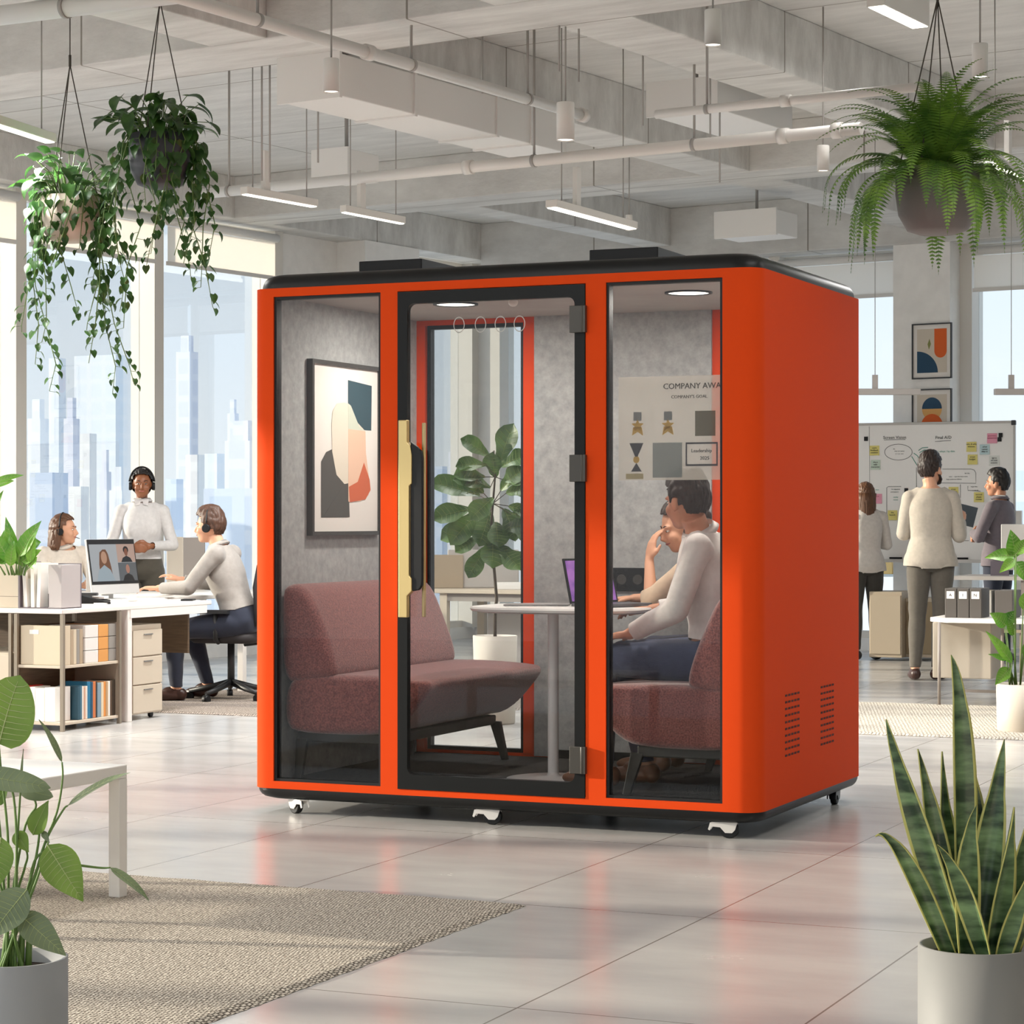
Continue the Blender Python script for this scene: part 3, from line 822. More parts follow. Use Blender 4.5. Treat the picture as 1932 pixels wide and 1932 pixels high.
def make_sofa(y0, y1):
    r = empty('sofa', (0, 0, 0), RP)
    # x measured from the wall towards the table
    seat = smoothprof([(.06, .335), (.42, .335), (.56, .36), (.71, .53), (.72, .565), (.69, .585), (.4, .60), (.12, .59), (.02, .56), (.01, .38)], 2)
    MB().loft(soft(seat, y0, y1, .045)).build('seat', M_sofa, r)
    back = smoothprof([(.0, .56), (.0, .955), (.03, .985), (.09, .985), (.15, .93), (.24, .72), (.27, .60), (.24, .575), (.1, .56)], 2)
    MB().loft(soft(back, y0-.005, y1+.005, .05)).build('backrest', M_sofa, r)
    MB().box(.05, .50, y0+.07, y1-.07, .295, .34).build('seat_frame', M_leg, r, bevel=.006)
    for y in (y0+.08, y1-.08):
        for x, dx in ((.07, -.02), (.50, .05)):
            mb = MB(); mb.loft([[Vector((x+dx*t+sx*w, y+sy*.012, .31-(.31-.13)*t)) for sx, sy in ((-1, -1), (1, -1), (1, 1), (-1, 1))] for t, w in ((0, .028), (1, .016))], smooth=False)
            mb.build('leg', M_leg, r, bevel=.003)
    return r
s1 = make_sofa(.13, 1.40); s1.location = podpt(-2.222, 0, 0)
tag(s1, 'mauve boucle sofa in the left half of the pod, empty', 'sofa')
s2 = make_sofa(-1.30, -.10); s2.location = podpt(-.075, 0, 0); s2.rotation_euler = (0, 0, RP+PI)
tag(s2, 'mauve boucle sofa in the right half of the pod, under the seated couple', 'sofa')
# table
tb = empty('pedestal_table', podpt(-1.14, .635, .13), RP, 'white pedestal table between the two sofas in the pod', 'table')
M_tab = mat('table_white', 'e9e7e4', .35)
prof = [(.0, .735), (.9, .735), (.985, .742), (1.0, .752), (.985, .76), (0, .762)]
mb = MB(); n = 56; vs = []; fs = []
for (r_, z) in prof:
    for k in range(n):
        t = 2*PI*k/n; ca, sa = math.cos(t), math.sin(t)
        ex = .6
        vs.append((.075+.40*r_*math.copysign(abs(ca)**ex, ca), -.02+.33*r_*math.copysign(abs(sa)**ex, sa), z))
for i in range(len(prof)-1):
    for k in range(n): fs.append((i*n+k, i*n+(k+1) % n, (i+1)*n+(k+1) % n, (i+1)*n+k))
mb.add(vs, fs, True).build('tabletop', M_tab, tb).modifiers.new('e', 'EDGE_SPLIT').split_angle = R(35)
MB().lathe([(.024, .0), (.024, .735)], n=28).build('column', M_tab, tb)
MB().lathe([(0, 0), (.20, .0), (.205, .006), (.16, .012), (.03, .016), (.024, .03)], n=48).build('base', M_tab, tb)
# things on the table
zt = .13+.762
lp = empty('laptop', podpt(-.86, .62, zt), RP+R(68), 'open laptop with a purple screen on the pod table', 'laptop')
MB().box(-.15, .15, -.1, .1, .001, .014).build('keyboard_base', mat('laptop_grey', '6a6b70', .35, metal=.5), lp, bevel=.003)
Ml = T((0, .1, .014), 0, R(-16))
Ml = Matrix.Translation((0, .1, .012)) @ Euler((R(-14), 0, 0)).to_matrix().to_4x4()
MB().box(-.15, .15, 0, .008, 0, .2, Ml).build('screen_lid', M_black, lp, bevel=.002)
m, nt, b = newmat('screen_purple'); N, L = nt.nodes, nt.links
tc = N.new('ShaderNodeTexCoord'); nn = N.new('ShaderNodeTexNoise'); nn.inputs['Scale'].default_value = 9; L.new(tc.outputs['Object'], nn.inputs['Vector'])
r = N.new('ShaderNodeValToRGB'); r.color_ramp.elements[0].color = srgb('4a2c8f'); r.color_ramp.elements[1].color = srgb('d48ae0'); r.color_ramp.elements[0].position = .35; r.color_ramp.elements[1].position = .65
L.new(nn.outputs['Fac'], r.inputs['Fac']); L.new(r.outputs['Color'], b.inputs['Emission Color']); b.inputs['Emission Strength'].default_value = .8; b.inputs['Base Color'].default_value = (0, 0, 0, 1)
MB().box(-.14, .14, -.001, 0, .01, .19, Ml).build('screen', m, lp)
o = MB().box(-.14, .14, -.09, .09, 0, .005).build('tablet', mat('tablet_grey', '8e8d8c', .4), loc=podpt(-1.2, .60, zt+.001)); o.rotation_euler = (0, 0, RP+.3)
tag(o, 'flat grey tablet lying on the left side of the pod table', 'tablet')
# framed picture on left inner wall
pf = empty('framed_picture', podpt(-2.224, .72, 1.59), RP+PI/2, 'large framed abstract print hanging on the grey felt above the left sofa', 'picture')
def artmats():
    return [mat('art_white', 'e7e2dc', .7), mat('art_teal', '2f4a55', .7), mat('art_sage', 'c6cbbb', .7), mat('art_peach', 'e3bda4', .7), mat('art_dark', '4d4a46', .7), mat('art_rust', 'c9623c', .7), mat('art_cream', 'dcd3c3', .7)]
A = artmats()
Wp, Hp = .342, .395
Mf = Matrix(((1, 0, 0, 0), (0, 0, -1, 0), (0, 1, 0, 0), (0, 0, 0, 1)))    # local xz art plane, facing -y
def artbox(mb, x0, x1, z0, z1, d0, d1): return mb.box(x0, x1, -d1, -d0, z0, z1)
mb = MB(); fw = .018
artbox(mb, -Wp, Wp, Hp-fw, Hp, 0, .03); artbox(mb, -Wp, Wp, -Hp, -Hp+fw, 0, .03); artbox(mb, -Wp, -Wp+fw, -Hp+fw, Hp-fw, 0, .03); artbox(mb, Wp-fw, Wp, -Hp+fw, Hp-fw, 0, .03)
mb.build('frame', mat('frame_dark', '3d3935', .45), pf)
cv = artbox(MB(), -Wp+fw, Wp-fw, -Hp+fw, Hp-fw, .0, .015).build('canvas', A[0], pf)
def shape(par, pts, m, lvl, nm):
    mb = MB(); mb.prism(pts, 0, .0004, Matrix(((1, 0, 0, 0), (0, 0, -1, -.015-.0005*lvl), (0, 1, 0, 0), (0, 0, 0, 1)))); return mb.build(nm, m, par)
def W2(px, py):  # picture pixels (zoom of the photo) to art plane
    return ((px-577)/131*2*Wp-Wp, Hp-(py-683)/(1006-683)*2*Hp)
S = lambda pts: [W2(*p) for p in pts]
shape(cv, S([(647, 714), (693, 720), (692, 806), (647, 806)]), A[1], 1, 'shape')
shape(cv, S([(597, 870), (606, 852), (617, 846), (625, 858), (647, 872), (650, 972), (597, 973)]), A[4], 2, 'shape')
e_ = []
for k in range(28):
    t = 2*PI*k/28; e_.append((633+20*math.cos(t)*(1.0), 832-74*math.sin(t)))
shape(cv, S([(616, 800), (618, 775), (626, 760), (640, 757), (650, 760), (664, 792), (680, 808), (680, 850), (676, 885), (660, 905), (640, 910), (625, 893), (617, 850)]), A[6], 3, 'shape')
shape(cv, S([(647, 758), (652, 762), (668, 800), (680, 808), (647, 806)]), A[2], 4, 'shape')
shape(cv, S([(647, 806), (680, 808), (681, 850), (688, 905), (686, 930), (670, 942), (647, 943)]), A[3], 4, 'shape')
shape(cv, S([(677, 868), (688, 900), (690, 920), (680, 938), (650, 944), (648, 915), (665, 905)]), A[5], 5, 'shape')
shape(cv, S([(636, 915), (642, 918), (647, 940), (647, 972), (600, 972)]), A[4], 4, 'shape')
# ================================================================== PLANTS
def leafmat(name, c1, c2, vein=None, scale=8, rough=.42):
    m, nt, b = newmat(name); N, L = nt.nodes, nt.links
    tc = N.new('ShaderNodeTexCoord'); n = N.new('ShaderNodeTexNoise'); n.inputs['Scale'].default_value = scale; n.inputs['Detail'].default_value = 3
    L.new(tc.outputs['Object'], n.inputs['Vector']); r = N.new('ShaderNodeValToRGB')
    r.color_ramp.elements[0].position = .35; r.color_ramp.elements[1].position = .68; r.color_ramp.elements[0].color = srgb(c2); r.color_ramp.elements[1].color = srgb(c1)
    L.new(n.outputs['Fac'], r.inputs['Fac']); L.new(r.outputs['Color'], b.inputs['Base Color']); b.inputs['Roughness'].default_value = rough
    out = N['Material Output']; tr = N.new('ShaderNodeBsdfTranslucent'); L.new(r.outputs['Color'], tr.inputs['Color'])
    mx = N.new('ShaderNodeMixShader'); mx.inputs['Fac'].default_value = .22
    L.new(b.outputs[0], mx.inputs[1]); L.new(tr.outputs[0], mx.inputs[2]); L.new(mx.outputs[0], out.inputs['Surface'])
    return m
L_pothos = leafmat('pothos_leaf', '456d30', '25471c', scale=14)
L_fern = leafmat('fern_leaf', '8fb548', '4c742e', scale=9)
L_fig = leafmat('fig_leaf', '5b7d36', '2f4d20', scale=6)
L_fig2 = leafmat('fig_vein', '96a95c', '86995a', scale=6)
L_big = leafmat('broad_leaf', '7d9a3c', '4c6a2c', scale=4)
L_bigd = leafmat('broad_leaf_grey', '7c8b69', '4d5b40', scale=5)
L_bright = leafmat('bright_leaf', '74a436', '3f7a22', scale=6)
M_stem = mat('green_stem', '5d7a3a', .5); M_stemd = mat('woody_stem', '4b4234', .8)

def leaf(mb, base, d, up, Ln, Wd, kind='ovate', curl=.15, fold=.18, seg=8, vein=None, wave=0, twist=0):
    """leaf blade from base along d; up = rough normal."""
    d = Vector(d).normalized(); up = Vector(up)
    s = d.cross(up)
    if s.length < 1e-3: s = d.cross(Vector((1, 0, .2)))
    s.normalize(); n = s.cross(d).normalized()
    base = Vector(base); vs = []; fs = []
    for i in range(seg+1):
        t = i/seg
        if kind == 'ovate': w = math.sin(PI*min(1, t**.75))**.9*(1-.25*t)
        elif kind == 'heart': w = (math.sin(PI*min(1, (t*.93+.07)**.62)))**.85
        elif kind == 'fiddle': w = (.45+.55*t)*math.sin(PI*min(1, t**1.15*.98+.02))**.55*(1+.0*t)-.12*math.exp(-((t-.38)/.13)**2)
        elif kind == 'round': w = math.sin(PI*min(1, (t*.96+.04)**.8))**.55
        elif kind == 'lance': w = math.sin(PI*t**.7)**.8
        else: w = 1-t
        w = max(w, .02)*Wd/2
        if i == seg: w = .001
        ang = curl*t*t*2.2
        c = base+d*(Ln*math.sin(ang)/max(ang, 1e-3)*t if ang > 1e-3 else Ln*t)-n*(Ln*t*(1-math.cos(ang))/max(ang, 1e-3) if ang > 1e-3 else 0)
        tw = twist*t
        ss = s*math.cos(tw)+n*math.sin(tw); nn = n*math.cos(tw)-s*math.sin(tw)
        wz = wave*math.sin(t*11)*Wd
        vs += [c-ss*w+nn*(w*fold*2+wz), c-ss*w*.5+nn*w*fold, c, c+ss*w*.5+nn*w*fold, c+ss*w+nn*(w*fold*2-wz)]
        if kind == 'heart' and i == 0:
            for q, k in ((-5, -1), (-1, 1)): vs[q] = vs[q]-d*Ln*.10
    for i in range(seg):
        for k in range(4): fs.append((i*5+k, i*5+k+1, (i+1)*5+k+1, (i+1)*5+k))
    cm = mb.cur; mb.add(vs, fs, True)
    if vein is not None:
        mb.m(vein); o = []
        pts = [vs[i*5+2]+n*.0012 for i in range(0, seg)]
        mb.tube(pts, [Wd*.014*(1-.8*i/seg) for i in range(seg)], 5, cap=False)
        if Ln > .09:
            for i in range(1, seg-1):
                for e_ in (0, 4):
                    a = vs[i*5+2]+n*.001; bq = vs[(i+1)*5+e_].lerp(vs[(i+1)*5+2], .12)+n*.002; mq = vs[i*5+(1 if e_ == 0 else 3)].lerp(vs[(i+1)*5+(1 if e_ == 0 else 3)], .5)+n*.0014
                    mb.tube([a, mq, bq], [Wd*.007, Wd*.005, Wd*.002], 4, cap=False)
        mb.m(cm)
rnd = random.Random(11)
def pot_bowl(root, R_, h, m, rim=.006):
    pr = [(R_*.45, 0), (R_*.72, h*.06), (R_*.93, h*.3), (R_*1.0, h*.62), (R_*.98, h), (R_*.98-rim, h), (R_*.96-rim, h*.8), (0, h*.8)]
    MB().lathe([(0, 0)]+pr[:-1]+[(R_*.94-rim, h*.86)], n=48).build('pot', m, root)
    MB().lathe([(0, h*.87), (R_*.94, h*.87)], n=32).build('soil', M_soil, root)
def hang_cords(root, pts, apex, ztop, r=.003):
    for p in pts: MB().cyl(p, apex, r, n=6).build('cord', M_rope, root)
    MB().cyl(apex, (apex[0], apex[1], ztop), r, n=6).cyl((apex[0], apex[1], apex[2]-.01), (apex[0], apex[1], apex[2]+.05), r*2.4, n=8).build('top_cord', M_rope, root)

def pothos(px, pytop, pybot, wpx, Y, apex_py, label, potm, vines, seed, leafL=.075):
    k = F0/Y; R_ = wpx/2/k; h = (pybot-pytop)/k
    p = at(px, pybot, Y)
    root = empty('hanging_plant', p, 0, label, 'plant')
    rr = random.Random(seed)
    pot_bowl(root, R_, h, potm)
    zt_ = SLAB-p.z
    az = (pybot-apex_py)/k
    hang_cords(root, [(R_*.93*math.cos(a), R_*.93*math.sin(a), h*.97) for a in (.35, 2.6, 4.4)], (0, 0, az), zt_)
    fo = MB(); st = MB()
    # crown: arching leaves round the rim
    for i in range(58):
        a = rr.uniform(0, 2*PI); q = rr.uniform(.1, 1)
        b0 = Vector((R_*.6*q*math.cos(a), R_*.6*q*math.sin(a), h*.9))
        out = R_*rr.uniform(.5, 1.45)*(.35+.65*q); up_ = rr.uniform(.05, .26)*(1.25-q*.6)*R_/.16
        tip = b0+Vector((math.cos(a)*out, math.sin(a)*out, up_))
        mid = b0.lerp(tip, .5)+Vector((0, 0, .05))
        st.tube([b0, mid, tip], [.003, .0025, .002], 5)
        dd = Vector((math.cos(a+rr.uniform(-.6, .6)), math.sin(a+rr.uniform(-.6, .6)), rr.uniform(-.9, .5)))
        leaf(fo, tip, dd, Vector((0, 0, 1))+Vector((math.cos(a), math.sin(a), 0))*.6, leafL*rr.uniform(1.0, 1.7), leafL*rr.uniform(.7, 1.1), 'heart', rr.uniform(.1, .5), .15, 7)
    # trailing vines given as (azimuth angle, length)
    for (a, ln) in vines:
        r0 = R_*1.0
        pts = [Vector((R_*.6*math.cos(a), R_*.6*math.sin(a), h*.9)), Vector((r0*1.0*math.cos(a), r0*1.0*math.sin(a), h*1.06)), Vector((r0*1.2*math.cos(a), r0*1.2*math.sin(a), h*.85))]
        n = int(ln/.035); dx = rr.uniform(-.012, .012); dy = rr.uniform(-.012, .012)
        for j in range(n):
            l = pts[-1]
            if j % 6 == 0: dx = rr.uniform(-.012, .012); dy = rr.uniform(-.012, .012)
            pts.append(l+Vector((dx-.0*math.cos(a), dy, -.035)))
        st.tube(pts, [.0028]*(len(pts)-4)+[.002]*4 if len(pts) > 4 else .002, 5)
        for j in range(1, len(pts)):
            fr = j/len(pts)
            if rr.random() < .93-.15*fr:
                b_ = rr.uniform(0, 2*PI)
                o_ = Vector((math.cos(b_), math.sin(b_), 0))
                pe = pts[j]+o_*rr.uniform(.01, .035)+Vector((0, 0, -.005))
                st.tube([pts[j], pe], .0012, 4)
                sz = leafL*rr.uniform(.65, 1.05)*(1.0-.45*fr)
                leaf(fo, pe, o_*rr.uniform(.3, .9)+Vector((0, 0, -rr.uniform(.5, 1.1))), o_+Vector((0, -.3, .3)), sz, sz*rr.uniform(.75, .92), 'heart', rr.uniform(0, .35), .14, 6)
    fo.build('foliage', L_pothos, root, fix=False); st.build('stems', M_stem, root, fix=False)
    return root
M_potd = mat('charcoal_pot', '46474d', .55, bump=.1, bump_scale=40)
M_potl = mat('beige_pot', 'cdbfb0', .6)
# vine azimuths: camera looks along +y, so -pi/2 faces the camera
vl = [(-2.9, .85), (-2.75, 1.0), (-2.6, .75), (3.0, .7), (-2.4, .45), (-.3, .85), (-.15, .95), (-.5, .7), (0.1, 1.0), (.4, .6), (-1.5, .30), (-1.25, .38), (-1.8, .35), (-1.0, .25), (-2.1, .3), (1.2, .5), (2.2, .6), (-.75, .45)]
pothos(132, 372, 457, 113, 12.2, 122, 'ivy-like trailing plant in a beige hanging bowl, leftmost of the hanging plants', M_potl, vl, 3, .078)
vd = [(-2.95, .55), (-2.7, .75), (3.0, .95), (-2.4, .45), (-.2, .45), (-.05, .65), (.2, .75), (-.4, .85), (.5, .6), (-1.3, .45), (-1.0, .62), (-1.7, .36), (-2.0, .5), (1.4, .7), (1.9, .6), (-.7, .6), (2.5, .9), (-1.5, .2)]
pothos(302, 256, 355, 118, 12.0, 2, 'trailing plant in a dark charcoal hanging bowl, second from the left', M_potd, vd, 5, .085)

# Boston fern
def fern():
    Y = 10.5; k = F0/Y; p = at(1769, 442, Y); R_ = 79/k; h = 122/k
    root = empty('hanging_fern', p, 0, 'large fern spilling from a round grey hanging bowl at the top right', 'plant')
    pot_bowl(root, R_, h, mat('stone_pot', '7c7472', .6, bump=.1, bump_scale=40))
    hang_cords(root, [(R_*.93*math.cos(a), R_*.93*math.sin(a), h*.97) for a in (.15, 1.2, 3.0, 4.1)], (0, 0, 445/k), SLAB-p.z)
    rr = random.Random(21); mb = MB(); st = MB()
    for i in range(124):
        a = 2*PI*i*.618; q = (i % 23)/22
        el = R(86)*(1-q)**.8+R(5)*q+rr.uniform(-.2, .2)      # upright in the middle, flat outside
        Ln = rr.uniform(.46, .66) if el > .7 else rr.uniform(.48, .68)
        droop = 2.5 if el < .9 else 1.5
        pos = Vector((R_*.5*q*math.cos(a), R_*.5*q*math.sin(a), h*.9)); pts = [pos.copy()]
        n = 34; e_ = el; da = rr.uniform(-.25, .25)
        for j in range(n):
            t = j/n
            e_ -= droop*rr.uniform(.85, 1.15)/n*(.5+1.3*t if el < .9 else .3+1.6*t)
            e_ = max(e_, -PI/2+.08)
            aa = a+da*t
            pos = pos+Vector((math.cos(aa)*math.cos(e_), math.sin(aa)*math.cos(e_), math.sin(e_)))*Ln/n
            pts.append(pos.copy())
        st.tube(pts, [.0022*(1-.7*j/n) for j in range(n+1)], 5, cap=False)
        for j in range(3, n+1):
            t = j/n; d = (pts[j]-pts[j-1]).normalized()
            s = d.cross(Vector((0, 0, 1)))
            if s.length < .1: s = d.cross(Vector((math.cos(a), math.sin(a), 0)))
            s.normalize(); nn = s.cross(d).normalized()
            w = .082*math.sin(PI*min(1, .12+t*.9))**.7*(1.12-.75*t)
            for sg in (-1, 1):
                b_ = pts[j]; tipv = b_+s*sg*w+d*w*.35-nn*w*.15
                hw = .0070*(1-.3*t)
                mid = b_.lerp(tipv, .45)
                mb.add([b_-d*hw*.8, b_+d*hw*.8, mid+d*hw*1.0+nn*.002, tipv, mid-d*hw*1.0+nn*.002], [(0, 4, 2, 1), (4, 3, 2)], True)
    mb.build('fronds', L_fern, root, fix=False); st.build('stems', M_stem, root, fix=False)
fern()

# fiddle-leaf fig behind the pod
def fig():
    Y = 14.5; k = F0/Y; p = fl(934, HY+CAMH*F0/Y)
    root = empty('potted_fig', p, 0, 'fiddle-leaf fig tree in a cream pot seen through the rear pod window', 'plant')
    h = at(934, 1199, Y).z; R_ = 42/k
    MB().lathe([(0, 0), (R_*.86, 0), (R_*.9, .01), (R_, h), (R_-.012, h), (R_-.016, h-.05)], n=48).build('pot', mat('cream_pot', 'c6beb1', .55), root)
    MB().lathe([(0, h-.04), (R_-.014, h-.04)], n=32).build('soil', M_soil, root)
    tr = [Vector((0, 0, h-.05))]+[at(x, y, Y)-p for x, y in ((934, 1160), (937, 1130), (933, 1080), (930, 1050), (925, 1010), (930, 950), (934, 900), (932, 850))]
    MB().tube(tr, [.011, .011, .010, .009, .009, .008, .007, .006, .005], 8).build('trunk', M_stemd, root)
    mb = MB()
    # (base px,py, direction angle deg in the picture, length px, towards camera)
    lv = [(940, 885, 75, 85, .2, 62), (925, 862, 140, 62, .3, 45), (918, 878, 170, 55, .35, 45), (945, 880, 35, 55, .3, 50), (905, 935, 155, 92, .3, 60), (890, 960, 185, 72, .4, 60), (912, 930, 130, 62, .5, 55),
          (925, 920, 150, 70, .6, 52), (945, 925, 55, 60, .4, 55), (955, 930, 20, 62, .5, 58), (960, 955, 350, 60, .3, 55), (950, 960, 300, 62, .5, 58), (925, 965, 250, 70, .6, 60), (905, 965, 220, 80, .5, 62),
          (930, 1010, 270, 62, .6, 66), (940, 1030, 320, 62, .5, 62), (918, 1030, 235, 66, .4, 46), (905, 1015, 200, 52, .5, 42), (900, 990, 190, 70, .3, 55), (960, 990, 340, 62, .5, 52), (935, 985, 280, 50, .8, 56),
          (935, 900, 100, 50, .7, 50), (915, 900, 165, 60, .6, 50), (950, 905, 10, 50, .6, 46), (965, 970, 5, 52, .2, 50), (930, 940, 215, 60, .8, 55), (945, 1000, 20, 55, .4, 50)]
    rr = random.Random(4)
    for bx, by, ang, ln, tow, wd in lv:
        d = Vector((math.cos(R(ang)), -tow, math.sin(R(ang))-.12)).normalized()
        b_ = at(bx, by, Y)-p+Vector((0, rr.uniform(-.06, .06), 0))
        near = min(tr, key=lambda q: abs(q.z-b_.z)); MBs.tube([near, b_], .003, 5)
        upv = Vector((-math.sin(R(ang))*.3, -.9, .55))
        leaf(mb, b_, d, upv, ln/k*1.08, wd/k*1.0, 'fiddle', rr.uniform(.05, .3), .14, 9, 1, .035)
    mb.build('foliage', [L_fig, L_fig2], root, fix=False)
    MBs.build('twigs', M_stemd, root)
MBs = MB(); fig()

# snake plant, front right
def snake():
    Y = 5.0; k = F0/Y; c = at(1842, 1779, Y); root = empty('snake_plant', (c.x, Y, 0), 0, 'snake plant with yellow-edged leaves in a grey pot at the bottom right corner', 'plant')
    R_ = 109/k; h = at(0, 1782, Y).z
    MB().lathe([(0, 0), (R_*.96, 0), (R_, .01), (R_, h), (R_-.008, h), (R_-.012, h-.06)], n=64).build('pot', mat('grey_pot', '858481', .6), root)
    MB().lathe([(0, h-.025), (R_-.01, h-.025)], n=32).build('soil', M_soil, root)
    m, nt, b = newmat('snake_leaf'); N, L = nt.nodes, nt.links
    tc = N.new('ShaderNodeTexCoord'); mp = N.new('ShaderNodeMapping'); mp.inputs['Scale'].default_value = (10, 10, 36); L.new(tc.outputs['Object'], mp.inputs[0])
    n = N.new('ShaderNodeTexNoise'); n.inputs['Scale'].default_value = 1; n.inputs['Detail'].default_value = 4; L.new(mp.outputs[0], n.inputs['Vector'])
    r = N.new('ShaderNodeValToRGB'); e = r.color_ramp.elements; e[0].position = .38; e[0].color = srgb('21391f'); e[1].position = .7; e[1].color = srgb('7c9a69')
    L.new(n.outputs['Fac'], r.inputs['Fac']); L.new(r.outputs['Color'], b.inputs['Base Color']); b.inputs['Roughness'].default_value = .35
    m2 = mat('snake_edge', 'b9b668', .4)
    # tip px, base px, width px, depth offset, lean
    lv = [((1646, 1573), (1700, 1620), (1790, 1785), 34, -.03), ((1672, 1357), (1722, 1520), (1812, 1785), 44, .0), ((1740, 1418), (1765, 1560), (1815, 1785), 40, .04),
          ((1808, 1240), (1822, 1420), (1818, 1785), 50, .06), ((1833, 1400), (1850, 1560), (1835, 1785), 50, .09), ((1908, 1400), (1880, 1580), (1858, 1785), 56, .05),
          ((1828, 1510), (1815, 1620), (1816, 1785), 44, -.06), ((1900, 1515), (1885, 1630), (1865, 1785), 46, -.05), ((1960, 1480), (1925, 1640), (1890, 1785), 46, .0),
          ((1750, 1580), (1800, 1660), (1852, 1785), 36, -.08), ((1940, 1600), (1905, 1700), (1880, 1785), 34, -.07), ((2000, 1560), (1945, 1660), (1900, 1785), 40, -.02),
          ((1800, 1430), (1800, 1600), (1825, 1785), 46, .1)]
    for i, (tip, mid, base, wd, dy) in enumerate(lv):
        P0 = at(*base, Y)+Vector((0, dy*.7, 0)); P1 = at(*mid, Y)+Vector((0, dy*1.0, 0)); P2 = at(*tip, Y)+Vector((0, dy*1.4, 0))
        P0.z = h-.03
        n_ = 16; mb = MB(); vs = []; fs = []
        C1 = P1*2-(P0+P2)*.5
        tw = [.35, -.3, .5, -.2, .3][i % 5]
        for j in range(n_+1):
            t = j/n_; c_ = P0*(1-t)**2+C1*2*t*(1-t)+P2*t*t
            d = ((C1-P0)*(1-t)+(P2-C1)*t).normalized()
            ang = tw*(t-.3)*2+[.3, -.4, .1, .5][i % 4]
            s = Vector((math.cos(ang), math.sin(ang), 0)); s = (s-d*s.dot(d)).normalized(); nn = s.cross(d)
            w = 1.12*wd/k/2*(.55+.45*math.sin(PI*min(1, t*1.25+.12)))*(1 if t < .6 else max(.03, 1-((t-.6)/.4)**1.6))
            for u_, f_ in ((-1, .32), (-.8, .25), (-.4, .05), (0, 0), (.4, .05), (.8, .25), (1, .32)):
                vs.append(c_+s*w*u_+nn*w*f_*1.5-nn*.0016)
            for u_, f_ in ((1, .32), (.8, .25), (.4, .05), (0, 0), (-.4, .05), (-.8, .25), (-1, .32)):
                vs.append(c_+s*w*u_+nn*w*f_*1.5+nn*.0016)
        q = 14
        org = Vector((c.x, Y, 0))
        vs = [v-org for v in vs]
        for j in range(n_):
            for e_ in range(q):
                fs.append((j*q+e_, j*q+(e_+1) % q, (j+1)*q+(e_+1) % q, (j+1)*q+e_))
        mb.add(vs, fs, True)
        o = mb.build('leaf', [m, m2], root, fix=True)
        for idx, p_ in enumerate(o.data.polygons):
            if idx % q in (0, 5, 6, 7, 12, 13): p_.material_index = 1
snake()

